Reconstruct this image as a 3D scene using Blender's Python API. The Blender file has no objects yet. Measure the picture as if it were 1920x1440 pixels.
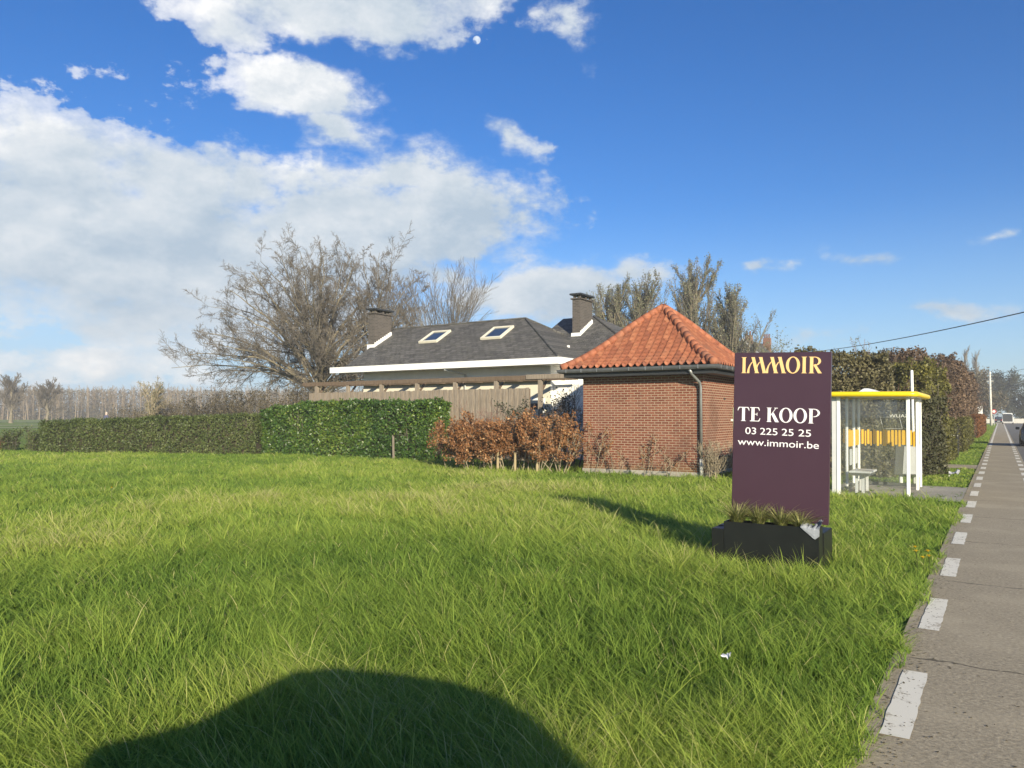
import bpy, bmesh, math, random
import numpy as np
from mathutils import Vector, Matrix
R = math.radians
scene = bpy.context.scene
col = scene.collection
rng = np.random.default_rng(7)
random.seed(7)

# ------------------------------------------------------------------ camera
# world frame: +y runs along the road, +x to the right of the road, metres
CAM_H, YAW, PITCH, FPX = 1.78, R(32.8), math.atan(59 / 1420), 1420.0
cd = bpy.data.cameras.new('camera'); cam = bpy.data.objects.new('camera', cd); col.objects.link(cam)
cam.location = (0, 0, CAM_H); cam.rotation_euler = (R(90) + PITCH, 0, YAW)
cd.sensor_width = 36; cd.lens = 36 * FPX / 1920; cd.clip_start = .05; cd.clip_end = 6000
scene.camera = cam

# ------------------------------------------------------------------ light
SUN_EL = R(18.5)
SUN_H = (-.749, .663)                       # horizontal travel of the sunlight
sd = bpy.data.lights.new('sun', 'SUN'); sun = bpy.data.objects.new('sun', sd); col.objects.link(sun)
sd.energy = 5.0; sd.angle = R(.55); sd.color = (1.0, .89, .68)
sdir = Vector((SUN_H[0] * math.cos(SUN_EL), SUN_H[1] * math.cos(SUN_EL), -math.sin(SUN_EL)))
sun.rotation_euler = sdir.to_track_quat('-Z', 'Y').to_euler(); sun.location = (20, -20, 30)
scene.view_settings.view_transform = 'Standard'; scene.view_settings.look = 'None'
scene.view_settings.exposure = .75; scene.view_settings.gamma = 1

HAZE = .0010                                # per metre

# ------------------------------------------------------------------ node helpers
class NT:
    def __init__(s, tree): s.t = tree; s.n = tree.nodes; s.l = tree.links
    def add(s, typ, ins=None, **props):
        nd = s.n.new(typ)
        for k, v in props.items(): setattr(nd, k, v)
        for k, v in (ins or {}).items(): s.put(nd.inputs[k], v)
        return nd
    def put(s, sock, v):
        if isinstance(v, bpy.types.NodeSocket): s.l.new(v, sock)
        else: sock.default_value = v
    def m(s, op, a, b=0.0, c=None):
        nd = s.n.new('ShaderNodeMath'); nd.operation = op
        s.put(nd.inputs[0], a); s.put(nd.inputs[1], b)
        if c is not None: s.put(nd.inputs[2], c)
        return nd.outputs[0]
    def mix(s, f, a, b, blend='MIX'):
        nd = s.n.new('ShaderNodeMix'); nd.data_type = 'RGBA'; nd.blend_type = blend
        s.put(nd.inputs[0], f); s.put(nd.inputs[6], a); s.put(nd.inputs[7], b)
        return nd.outputs[2]
    def noise(s, vec, scale, detail=4, rough=.55):
        nd = s.add('ShaderNodeTexNoise', {'Scale': scale, 'Detail': detail, 'Roughness': rough})
        if vec is not None: s.l.new(vec, nd.inputs['Vector'])
        return nd
    def ramp(s, f, stops):
        nd = s.n.new('ShaderNodeValToRGB'); e = nd.color_ramp.elements
        while len(e) < len(stops): e.new(.5)
        for i, (p, c) in enumerate(stops):
            e[i].position = p; e[i].color = c4(c)
        s.put(nd.inputs[0], f); return nd.outputs[0]
    def smooth(s, f, a, b):
        nd = s.n.new('ShaderNodeMapRange'); nd.interpolation_type = 'SMOOTHSTEP'
        s.put(nd.inputs[0], f); nd.inputs[1].default_value = a; nd.inputs[2].default_value = b
        return nd.outputs[0]
def c4(c): return tuple(c) + (1,) if len(c) == 3 else tuple(c)
def lin(r, g, b):
    f = lambda v: ((v / 255 + .055) / 1.055) ** 2.4 if v > 10 else v / 255 / 12.92
    return (f(r), f(g), f(b))

# ------------------------------------------------------------------ sky
def build_world():
    w = bpy.data.worlds.new('World'); scene.world = w; w.use_nodes = True
    t = NT(w.node_tree); t.n.clear()
    sky = t.add('ShaderNodeTexSky', sky_type='NISHITA', sun_disc=False)
    sky.sun_elevation = SUN_EL; sky.sun_rotation = math.atan2(-SUN_H[0], -SUN_H[1])
    sky.air_density = 1.0; sky.dust_density = .5; sky.ozone_density = 2.2
    # clear April air: deeper blue than the sky model's default
    skyc = t.add('ShaderNodeHueSaturation', {'Saturation': 1.32, 'Value': 1.0, 'Color': sky.outputs[0]}).outputs[0]
    skyc = t.mix(1.0, skyc, (.47, .62, .86, 1), 'MULTIPLY')
    tc = t.add('ShaderNodeTexCoord').outputs['Generated']
    sep = t.add('ShaderNodeSeparateXYZ', {0: tc})
    x, y, z = sep.outputs
    az = t.m('MULTIPLY', t.m('ARCTAN2', x, y), 57.2958)          # degrees right of the road direction
    el = t.m('MULTIPLY', t.m('ARCSINE', z), 57.2958)
    # wind-shaped cumulus: banks given by azimuth, elevation, half sizes (degrees), weight
    P = t.add('ShaderNodeCombineXYZ', {0: t.m('MULTIPLY', az, .8), 1: t.m('MULTIPLY', el, 1.25), 2: 3.7}).outputs[0]
    wn = t.noise(P, .11, 3, .55).outputs['Color']
    ws = t.add('ShaderNodeSeparateColor', {0: wn})
    azw = t.m('ADD', az, t.m('MULTIPLY', t.m('SUBTRACT', ws.outputs[0], .5), 11))
    elw = t.m('ADD', el, t.m('MULTIPLY', t.m('SUBTRACT', ws.outputs[1], .5), 6))
    def field(a, e):
        acc = None
        for (pa, pe, ra, re, wt) in BANKS:
            da = t.m('MULTIPLY', t.m('SUBTRACT', a, pa), 1 / ra)
            de = t.m('MULTIPLY', t.m('SUBTRACT', e, pe), 1 / re)
            d = t.m('SUBTRACT', 1.0, t.m('SQRT', t.m('ADD', t.m('MULTIPLY', da, da), t.m('MULTIPLY', de, de))))
            d = t.m('MULTIPLY', d, wt)
            acc = d if acc is None else t.m('MAXIMUM', acc, d)
        return acc
    base = field(azw, elw)
    n1 = t.noise(P, .17, 10, .62).outputs['Fac']
    n2 = t.noise(P, .055, 4, .5).outputs['Fac']
    n3 = t.noise(P, .62, 7, .6).outputs['Fac']
    dens = t.m('ADD', t.m('ADD', base, t.m('MULTIPLY', t.m('SUBTRACT', n3, .5), .85)), t.m('ADD', t.m('MULTIPLY', t.m('SUBTRACT', n1, .5), 1.75), t.m('MULTIPLY', t.m('SUBTRACT', n2, .5), .6)))
    soft = t.noise(P, .07, 2, .5).outputs['Fac']
    mask = t.smooth(t.m('DIVIDE', dens, t.m('ADD', .12, t.m('MULTIPLY', t.m('MULTIPLY', t.smooth(soft, .35, .65), .50), t.m('SUBTRACT', 1.0, t.m('MULTIPLY', t.smooth(az, -44, -58), .75))))), .0, 1.0)
    # light side of each heap: compare with the noise a step towards the sun (up and to the left)
    P2 = t.add('ShaderNodeVectorMath', {0: P, 1: (-1.1, 2.0, 0)}, operation='ADD').outputs[0]
    n1b = t.noise(P2, .17, 10, .62).outputs['Fac']
    n3b = t.noise(t.add('ShaderNodeVectorMath', {0: P, 1: (-.35, .6, 0)}, operation='ADD').outputs[0], .62, 7, .6).outputs['Fac']
    lit = t.m('ADD', t.m('ADD', .5, t.m('MULTIPLY', t.m('SUBTRACT', n1, n1b), 2.1)), t.m('MULTIPLY', t.m('SUBTRACT', n3, n3b), .55))
    thick = t.smooth(dens, .05, 1.0)
    shade = t.m('ADD', t.m('MULTIPLY', lit, .72), t.m('MULTIPLY', t.m('SUBTRACT', 1.0, thick), .16))
    shade = t.m('ADD', shade, t.m('ADD', t.m('MULTIPLY', t.smooth(el, 7, 24), .26), t.m('MULTIPLY', t.m('SUBTRACT', n2, .55), .9)))
    shade = t.m('ADD', shade, t.m('SUBTRACT', t.m('MULTIPLY', t.smooth(az, -38, -64), .24), .17))
    cl = t.ramp(shade, [(.10, (.42, .52, .63)), (.40, (.56, .635, .71)), (.68, (.70, .745, .79)), (1.0, (.97, .965, .955))])
    cl = t.add('ShaderNodeVectorMath', {0: cl, 'Scale': 6.3}, operation='SCALE').outputs[0]
    cover = t.m('MULTIPLY', mask, t.m('ADD', .50, t.m('MULTIPLY', t.smooth(dens, .0, .6), .49)))
    # rain veil and bright haze hugging the horizon
    veil = t.m('MULTIPLY', t.smooth(el, 16, 1.0), t.m('ADD', .45, t.m('MULTIPLY', t.smooth(az, -36, -60), .45)))
    c = t.mix(veil, skyc, (2.7, 4.0, 5.3, 1))
    c = t.mix(cover, c, cl)
    # daytime moon, 0.25 degrees in radius
    md = Vector(MOON).normalized()
    dot = t.add('ShaderNodeVectorMath', {0: tc, 1: tuple(md)}, operation='DOT_PRODUCT').outputs['Value']
    disc = t.smooth(dot, math.cos(R(.30)), math.cos(R(.20)))
    mn = t.noise(tc, 260, 3).outputs['Fac']
    sh = t.add('ShaderNodeVectorMath', {0: tc, 1: tuple((md + Vector((-.0034, -.001, -.0030))).normalized())}, operation='DOT_PRODUCT').outputs['Value']
    cres = t.m('SUBTRACT', 1.0, t.m('MULTIPLY', t.smooth(sh, math.cos(R(.22)), math.cos(R(.12))), .8))
    c = t.mix(t.m('MULTIPLY', t.m('MULTIPLY', disc, cres), t.m('ADD', .35, t.m('MULTIPLY', mn, .7))), c, (5.6, 6.0, 6.3, 1))
    bg = t.add('ShaderNodeBackground', {'Color': c, 'Strength': .105})
    out = t.add('ShaderNodeOutputWorld', {'Surface': bg.outputs[0]})

def pix_ray(px, py):
    F = Vector((-math.sin(YAW) * math.cos(PITCH), math.cos(YAW) * math.cos(PITCH), math.sin(PITCH)))
    Rt = Vector((math.cos(YAW), math.sin(YAW), 0)); U = Rt.cross(F)
    return F + (px - 960) / FPX * Rt + (720 - py) / FPX * U
def azel(px, py):
    d = pix_ray(px, py).normalized()
    return math.degrees(math.atan2(d.x, d.y)), math.degrees(math.asin(d.z))
BANKS = []
for (px, py, rx, ry, wt) in [
(60, 420, 470, 275, 1.15), (330, 470, 350, 230, 1.1), (-120, 380, 320, 260, 1.1), (430, 350, 230, 120, .9), (310, 320, 290, 120, 1.0), (100, 280, 200, 100, .9), (640, 450, 320, 170, 1.1), (840, 440, 250, 140, 1.0), (760, 330, 130, 60, .7),
        (950, 440, 120, 60, .6), (600, 560, 260, 160, .8),
        (660, 0, 270, 75, 1.0), (900, -20, 110, 42, .7), (470, 40, 110, 50, .6), (260, 590, 420, 90, .9), (180, 660, 300, 60, .5), (590, 172, 190, 62, .95), (650, 255, 95, 45, .8), (960, 270, 75, 24, .5),
        (1085, 60, 46, 60, .45), (1010, 545, 190, 62, .8), (1180, 525, 110, 42, .6), (1420, 512, 60, 16, .42), (1615, 470, 85, 20, .38),
        (1880, 418, 95, 24, .5), (1820, 585, 130, 20, .38), (1480, 640, 160, 30, .4)]:
    a, e = azel(px, py); s = 57.3 / FPX * math.cos(math.atan((px - 960) / FPX)) ** 2
    BANKS.append((a, e, rx * s, ry * s * 1.05, wt))
MOON = pix_ray(894, 75)
build_world()

# ------------------------------------------------------------------ materials
def new_mat(name):
    m = bpy.data.materials.new(name); m.use_nodes = True
    t = NT(m.node_tree); b = t.n['Principled BSDF']; return m, t, b
def vary(name, c, rough=.7, amt=.25, scale=6, bump=0, bscale=40, spec=.5, metal=0, c2=None, coord='Object'):
    m, t, b = new_mat(name)
    tc = t.add('ShaderNodeTexCoord').outputs[coord]
    n = t.noise(tc, scale, 6, .6).outputs['Fac']
    a = tuple(v * (1 - amt) for v in c); d = tuple(min(1, v * (1 + amt)) for v in (c2 or c))
    t.put(b.inputs['Base Color'], t.ramp(n, [(.3, a), (.7, d)]))
    b.inputs['Roughness'].default_value = rough; b.inputs['Metallic'].default_value = metal
    b.inputs['Specular IOR Level'].default_value = spec
    if bump:
        nb = t.noise(tc, bscale, 5).outputs['Fac']
        t.put(b.inputs['Normal'], t.add('ShaderNodeBump', {'Strength': bump, 'Distance': .02, 'Height': nb}).outputs[0])
    return m
def leafy(name, stops, rough=.5, transl=.25, spec=.35):
    """foliage: colour from the per-leaf 'tint' value, thin-leaf translucency"""
    m, t, b = new_mat(name)
    at = t.add('ShaderNodeAttribute', attribute_name='tint').outputs['Fac']
    c = t.ramp(at, stops)
    t.put(b.inputs['Base Color'], c); b.inputs['Roughness'].default_value = rough
    b.inputs['Specular IOR Level'].default_value = spec
    if transl:
        tr = t.add('ShaderNodeBsdfTranslucent', {'Color': c})
        mx = t.add('ShaderNodeMixShader', {0: transl, 1: b.outputs[0], 2: tr.outputs[0]})
        t.l.new(mx.outputs[0], t.n['Material Output'].inputs[0])
    return m

def m_ground():
    m, t, b = new_mat('meadow soil and sward')
    tc = t.add('ShaderNodeTexCoord').outputs['Object']
    n = t.noise(tc, 1.2, 8, .65).outputs['Fac']; n2 = t.noise(tc, .05, 4).outputs['Fac']
    c = t.ramp(n, [(.3, (.09, .14, .022)), (.55, (.15, .215, .036)), (.8, (.20, .25, .05))])
    c2 = t.ramp(n2, [(.35, (.14, .21, .035)), (.65, (.20, .26, .05))])
    t.put(b.inputs['Base Color'], t.mix(.35, c, c2)); b.inputs['Roughness'].default_value = .9
    b.inputs['Specular IOR Level'].default_value = .1
    return m
def m_asphalt(name, base, seam=False):
    m, t, b = new_mat(name)
    tc = t.add('ShaderNodeTexCoord').outputs['Object']
    fine = t.noise(tc, 34, 6, .78).outputs['Fac']; mid = t.noise(tc, 7, 6, .6).outputs['Fac']; big = t.noise(tc, .9, 5).outputs['Fac']
    c = t.ramp(fine, [(.30, tuple(v * .42 for v in base)), (.47, tuple(v * .85 for v in base)), (.56, tuple(v * 1.05 for v in base)), (.75, tuple(v * 1.7 for v in base))])
    c = t.mix(t.m('MULTIPLY', t.smooth(mid, .35, .75), .35), c, c4(tuple(v * .72 for v in base)))
    c = t.mix(t.m('MULTIPLY', t.smooth(big, .45, .7), .45), c, c4(tuple(v * 1.28 for v in base)))
    if seam:
        s = t.add('ShaderNodeSeparateXYZ', {0: tc})
        wob = t.m('MULTIPLY', t.m('SUBTRACT', t.noise(tc, 5, 3).outputs['Fac'], .5), .16)
        ph = t.m('PINGPONG', t.m('ADD', t.m('ADD', s.outputs[1], wob), -6.25 + 30.5), 1.525)
        line = t.m('SUBTRACT', 1.0, t.smooth(ph, .006, .022))
        c = t.mix(t.m('MULTIPLY', line, t.smooth(t.noise(tc, 3, 3).outputs['Fac'], .38, .55)), c, c4(tuple(v * .3 for v in base)))
    t.put(b.inputs['Base Color'], c); b.inputs['Roughness'].default_value = .85; b.inputs['Specular IOR Level'].default_value = .25
    t.put(b.inputs['Normal'], t.add('ShaderNodeBump', {'Strength': .5, 'Distance': .01, 'Height': fine}).outputs[0])
    return m
def m_paint():
    m, t, b = new_mat('worn white road paint')
    tc = t.add('ShaderNodeTexCoord').outputs['Object']
    n = t.noise(tc, 9, 8, .7).outputs['Fac']; f = t.noise(tc, 60, 3).outputs['Fac']
    sep = t.add('ShaderNodeSeparateXYZ', {0: tc})
    c = t.mix(t.smooth(t.m('ADD', n, t.m('MULTIPLY', f, .35)), .63, .49), (.74, .70, .58, 1), (.36, .31, .22, 1))
    t.put(b.inputs['Base Color'], c); b.inputs['Roughness'].default_value = .7
    return m
def m_brick():
    m, t, b = new_mat('red brick with pale mortar')
    tc = t.add('ShaderNodeTexCoord').outputs['Object']
    s = t.add('ShaderNodeSeparateXYZ', {0: tc})
    v = t.add('ShaderNodeCombineXYZ', {0: t.m('ADD', s.outputs[0], s.outputs[1]), 1: s.outputs[2], 2: 0}).outputs[0]
    wob = t.noise(v, 25, 3).outputs['Color']
    v = t.add('ShaderNodeVectorMath', {0: v, 1: t.add('ShaderNodeVectorMath', {0: wob, 'Scale': .012}, operation='SCALE').outputs[0]}, operation='ADD').outputs[0]
    br = t.add('ShaderNodeTexBrick', {'Vector': v, 'Color1': (.145, .045, .028, 1), 'Color2': (.225, .080, .048, 1), 'Mortar': (.37, .28, .20, 1),
                                      'Scale': 1.0, 'Mortar Size': .012, 'Mortar Smooth': .3, 'Bias': -.1, 'Brick Width': .215, 'Row Height': .073})
    big = t.noise(tc, 1.3, 6).outputs['Fac']
    c = t.mix(t.smooth(big, .4, .75), br.outputs[0], (.30, .17, .12, 1), 'MIX')
    c = t.mix(.72, c, br.outputs[0])
    st = t.noise(tc, .55, 6, .65).outputs['Fac']
    c = t.mix(t.m('MULTIPLY', t.smooth(st, .50, .68), .45), c, (.10, .055, .04, 1))
    low = t.m('MULTIPLY', t.smooth(t.m('ADD', s.outputs[2], t.m('MULTIPLY', big, .5)), .75, .2), .55)     # algae at the foot of the wall
    c = t.mix(low, c, (.16, .14, .06, 1))
    t.put(b.inputs['Base Color'], c); b.inputs['Roughness'].default_value = .9; b.inputs['Specular IOR Level'].default_value = .15
    t.put(b.inputs['Normal'], t.add('ShaderNodeBump', {'Strength': .7, 'Distance': .008, 'Height': t.m('SUBTRACT', 1.0, br.outputs[1])}).outputs[0])
    return m
def m_brick_dark():
    m, t, b = new_mat('dark weathered chimney brick')
    tc = t.add('ShaderNodeTexCoord').outputs['Object']
    s = t.add('ShaderNodeSeparateXYZ', {0: tc})
    v = t.add('ShaderNodeCombineXYZ', {0: t.m('ADD', s.outputs[0], s.outputs[1]), 1: s.outputs[2], 2: 0}).outputs[0]
    br = t.add('ShaderNodeTexBrick', {'Vector': v, 'Color1': (.055, .046, .040, 1), 'Color2': (.095, .080, .068, 1), 'Mortar': (.12, .11, .098, 1),
                                      'Scale': 1.0, 'Mortar Size': .01, 'Brick Width': .22, 'Row Height': .073})
    t.put(b.inputs['Base Color'], br.outputs[0]); b.inputs['Roughness'].default_value = .9
    return m
def m_slate(name, c1, c2):
    m, t, b = new_mat(name)
    tc = t.add('ShaderNodeTexCoord').outputs['Object']
    s = t.add('ShaderNodeSeparateXYZ', {0: tc})
    v = t.add('ShaderNodeCombineXYZ', {0: t.m('ADD', s.outputs[0], t.m('MULTIPLY', s.outputs[1], .02)), 1: t.m('MULTIPLY', s.outputs[2], 2.0), 2: 0}).outputs[0]
    br = t.add('ShaderNodeTexBrick', {'Vector': v, 'Color1': c4(c1), 'Color2': c4(c2), 'Mortar': c4(tuple(k * .35 for k in c1)),
                                      'Scale': 1.0, 'Mortar Size': .012, 'Mortar Smooth': .4, 'Brick Width': .3, 'Row Height': .21})
    n = t.noise(tc, 2.2, 8, .7).outputs['Fac']
    c = t.mix(t.m('MULTIPLY', t.smooth(n, .48, .72), .55), br.outputs[0], (.14, .135, .105, 1))
    n2 = t.noise(tc, 14, 5, .7).outputs['Fac']
    c = t.mix(t.m('MULTIPLY', t.smooth(n2, .50, .68), .75), c, (.19, .185, .165, 1))
    t.put(b.inputs['Base Color'], c); b.inputs['Roughness'].default_value = .8; b.inputs['Specular IOR Level'].default_value = .3
    t.put(b.inputs['Normal'], t.add('ShaderNodeBump', {'Strength': .9, 'Distance': .03, 'Height': t.m('ADD', t.m('MULTIPLY', br.outputs[1], -1.0), n2)}).outputs[0])
    return m
def m_pantile():
    m, t, b = new_mat('orange clay pantiles')
    tc = t.add('ShaderNodeTexCoord').outputs['Object']
    at = t.add('ShaderNodeAttribute', attribute_name='tint').outputs['Fac']
    n = t.noise(tc, 5, 6, .65).outputs['Fac']; n2 = t.noise(tc, 1.1, 4).outputs['Fac']
    f = t.m('ADD', t.m('MULTIPLY', at, .26), t.m('MULTIPLY', n, .75))
    c = t.ramp(f, [(.25, (.19, .066, .040)), (.5, (.31, .108, .056)), (.75, (.42, .175, .092))])
    c = t.mix(t.m('MULTIPLY', t.smooth(n2, .46, .70), .5), c, (.15, .085, .062, 1))
    t.put(b.inputs['Base Color'], c); b.inputs['Roughness'].default_value = .75; b.inputs['Specular IOR Level'].default_value = .3
    return m
def m_wood(name, c1, c2, sc=1.0):
    m, t, b = new_mat(name)
    tc = t.add('ShaderNodeTexCoord').outputs['Object']
    mp = t.add('ShaderNodeMapping', {0: tc, 'Scale': (9 * sc, 9 * sc, .8 * sc)}).outputs[0]
    n = t.noise(mp, 3, 6, .65).outputs['Fac']
    t.put(b.inputs['Base Color'], t.ramp(n, [(.3, c1), (.7, c2)])); b.inputs['Roughness'].default_value = .85
    b.inputs['Specular IOR Level'].default_value = .15
    return m
def m_glass(name, tint=(.95, .96, .955), a=.80):
    """thin pane: mostly clear, a little grey film, sky reflection by Fresnel"""
    m, t, b = new_mat(name); t.n.remove(b)
    tr = t.add('ShaderNodeBsdfTransparent', {'Color': c4(tint)})
    gl = t.add('ShaderNodeBsdfGlossy', {'Color': (1, 1, 1, 1), 'Roughness': .02})
    df = t.add('ShaderNodeBsdfDiffuse', {'Color': (.55, .56, .54, 1)})
    fc = t.add('ShaderNodeLayerWeight', {'Blend': .5}).outputs['Facing']
    fr = t.m('ADD', .03, t.m('MULTIPLY', t.m('POWER', fc, 5.0), .9))
    film = t.add('ShaderNodeMixShader', {0: .035, 1: tr.outputs[0], 2: df.outputs[0]})
    mx = t.add('ShaderNodeMixShader', {0: fr, 1: film.outputs[0], 2: gl.outputs[0]})
    t.l.new(mx.outputs[0], t.n['Material Output'].inputs[0])
    return m

M = dict(
    ground=m_ground(), path=m_asphalt('cycle path concrete', (.37, .315, .218), True), road=m_asphalt('grey asphalt', (.16, .152, .135)),
    paint=m_paint(), slab=m_asphalt('pale concrete slab', (.33, .31, .26)),
    brick=m_brick(), chimney=m_brick_dark(), slate=m_slate('dark fibre slates', (.060, .058, .055), (.130, .124, .114)),
    pantile=m_pantile(), white=vary('white painted wall', (.82, .81, .76), .8, .05, 2, .15, 30),
    cream=vary('cream finish', (.66, .62, .50), .85, .07, 2, .2, 30),
    fascia=vary('white fascia board', (.82, .82, .79), .5, .04, 3), zinc=vary('dull zinc', (.30, .31, .31), .45, .2, 5, metal=.6),
    gutter=vary('dark grey zinc gutter', (.11, .115, .12), .5, .2, 5, metal=.3), whitemetal=vary('white lacquered aluminium', (.80, .80, .76), .35, .04, 3),
    offwhite=vary('grey white panel', (.55, .56, .55), .4, .06, 3),
    yellow=vary('yellow roof rim', (.80, .58, .012), .35, .05, 3), stripe=vary('yellow glass film', (.76, .46, .04), .5, .06, 3),
    amber=vary('thin amber film', (.19, .11, .018), .5, .08, 3), orangetile=None,
    purple=vary('aubergine lacquered panel', (.055, .026, .041), .32, .06, 1.5, spec=.5), gold=vary('pale gold lettering', (.85, .56, .24), .5, .03, 3),
    lettering=vary('white lettering', (.84, .83, .84), .5, .02, 3), black=vary('black planter', (.008, .009, .008), .4, .3, 4),
    liner=vary('grey ground sheet', (.27, .29, .32), .5, .2, 12, .4, 30), wood_grey=m_wood('weathered grey boards', (.16, .13, .10), (.33, .28, .22)),
    wood_brown=m_wood('dark stained timber', (.09, .065, .045), (.19, .14, .10)), darkpanel=vary('dark grey panel', (.10, .105, .09), .5, .1, 4),
    bark=vary('grey brown bark', (.19, .165, .115), .9, .35, 3, .5, 25, spec=.1), twig=vary('fine grey twigs', (.15, .132, .108), .85, .3, 1.2, spec=.1),
    twig_red=vary('reddish twigs', (.21, .13, .10), .85, .3, 1.0, spec=.1), twig_pale=vary('pale twigs', (.32, .27, .19), .85, .25, 1.0, spec=.1),
    stake=m_wood('split wooden stake', (.24, .19, .11), (.42, .34, .20)), soil=vary('dark earth', (.05, .04, .025), .95, .4, 20),
    glass=m_glass('shelter glass'), window=vary('dark window glass', (.03, .045, .07), .05, .2, 1, spec=.9), rubber=vary('black rubber', (.02, .02, .02), .8, .2, 8),
    carpaint=vary('dark blue grey car paint', (.012, .018, .028), .25, .1, 2, spec=.7), vanpaint=vary('white van paint', (.78, .78, .76), .3, .04, 2),
    greydark=vary('dark anthracite', (.03, .032, .034), .5, .1, 3), green=vary('pale green shutter', (.36, .42, .26), .6, .06, 3), red=vary('red reflective', (.40, .03, .03), .4, .1, 3),
    wire=vary('black cable', (.02, .02, .02), .6, .1, 3), concrete=vary('pale concrete pole', (.58, .56, .50), .85, .12, 3),
    skin=vary('skin', (.50, .38, .32), .6, .05, 5), jacket=vary('slate blue jacket', (.09, .095, .16), .8, .15, 8), trouser=vary('dark trousers', (.03, .03, .035), .85, .1, 8),
    hair=vary('grey hair', (.42, .40, .37), .8, .2, 20), dandelion=vary('dandelion yellow', (.80, .55, .01), .7, .1, 30),
    field=m_ground(), straw=vary('straw stubble', (.42, .40, .24), .9, .15, 1),
    grass=leafy('meadow grass blades', [(0, (.075, .138, .026)), (.3, (.155, .258, .040)), (.6, (.262, .362, .062)), (.85, (.39, .465, .085)), (1, (.53, .49, .22))], .65, .45, .15),
    laurel=leafy('glossy laurel leaves', [(0, (.018, .050, .010)), (.55, (.055, .115, .016)), (.9, (.16, .22, .03)), (1, (.22, .26, .06))], .42, .15, .5),
    privet=leafy('dull privet leaves', [(0, (.034, .052, .016)), (.55, (.085, .115, .030)), (.92, (.15, .17, .052)), (1, (.28, .28, .13))], .5, .15, .35),
    beech=leafy('dry copper beech leaves', [(0, (.10, .044, .018)), (.5, (.25, .115, .046)), (.85, (.39, .20, .088)), (1, (.58, .38, .20))], .5, .25, .35),
    mixed=leafy('olive evergreen leaves', [(0, (.055, .050, .026)), (.5, (.125, .112, .054)), (.85, (.19, .168, .082)), (1, (.28, .25, .14))], .5, .15, .35),
    golden=leafy('golden privet leaves', [(0, (.05, .050, .016)), (.5, (.115, .112, .030)), (1, (.23, .21, .05))], .5, .2, .35),
    maroon=leafy('brown purple dry leaves', [(0, (.065, .046, .034)), (.5, (.14, .098, .068)), (.85, (.20, .135, .085)), (1, (.26, .18, .11))], .6, .2, .25),
    russet=leafy('russet hedge leaves', [(0, (.10, .04, .015)), (.5, (.20, .085, .03)), (1, (.32, .16, .06))], .6, .2, .25),
    ivy=leafy('dark ivy leaves', [(0, (.030, .034, .016)), (.6, (.075, .076, .036)), (.93, (.11, .105, .055)), (1, (.16, .15, .09))], .6, .1, .3),
    bud=leafy('olive leaf buds', [(0, (.12, .125, .07)), (.6, (.20, .205, .12)), (1, (.32, .31, .20))], .6, .25, .2),
    sedge=leafy('variegated sedge', [(0, (.07, .10, .02)), (.5, (.22, .24, .06)), (1, (.62, .56, .27))], .5, .25, .3),
    cloth=leafy('cream awning cloth', [(0, (.55, .50, .36)), (1, (.74, .68, .52))], .9, .5, .05),
    brush=leafy('brown winter brush', [(0, (.055, .045, .025)), (.5, (.125, .105, .065)), (1, (.20, .17, .10))], .8, .15, .1),
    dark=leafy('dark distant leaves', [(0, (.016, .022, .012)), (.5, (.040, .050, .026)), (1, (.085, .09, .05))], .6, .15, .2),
)

# ------------------------------------------------------------------ object helpers
def tag(o, label=None, cat=None, group=None, kind=None):
    if label: o['label'] = label
    if cat: o['category'] = cat
    if group: o['group'] = group
    if kind: o['kind'] = kind
    return o
def thing(name, loc, label, cat, group=None, rz=0):
    o = bpy.data.objects.new(name, None); col.objects.link(o); o.location = loc; o.rotation_euler = (0, 0, rz)
    o.empty_display_size = .2
    return tag(o, label, cat, group)
def link(name, me, mat, parent=None, smooth=False):
    o = bpy.data.objects.new(name, me); col.objects.link(o)
    if mat is not None: me.materials.append(mat)
    if smooth: me.polygons.foreach_set('use_smooth', np.ones(len(me.polygons), bool))
    if parent is not None: o.parent = parent
    return o
def np_mesh(name, V, F, tint=None, smooth=False):
    """V (n,3); F list of index arrays (m,3) or (m,4)"""
    me = bpy.data.meshes.new(name); V = np.asarray(V, np.float32)
    F = [np.asarray(f, np.int32) for f in F if len(f)]
    me.vertices.add(len(V)); me.vertices.foreach_set('co', V.ravel())
    loops = np.concatenate([f.ravel() for f in F]); tot = np.concatenate([np.full(len(f), f.shape[1], np.int32) for f in F])
    st = np.zeros(len(tot), np.int32); st[1:] = np.cumsum(tot)[:-1]
    me.loops.add(len(loops)); me.loops.foreach_set('vertex_index', loops)
    me.polygons.add(len(tot)); me.polygons.foreach_set('loop_start', st); me.polygons.foreach_set('loop_total', tot)
    if tint is not None:
        at = me.attributes.new('tint', 'FLOAT', 'POINT'); at.data.foreach_set('value', np.asarray(tint, np.float32))
    me.update(calc_edges=True)
    return me
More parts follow.
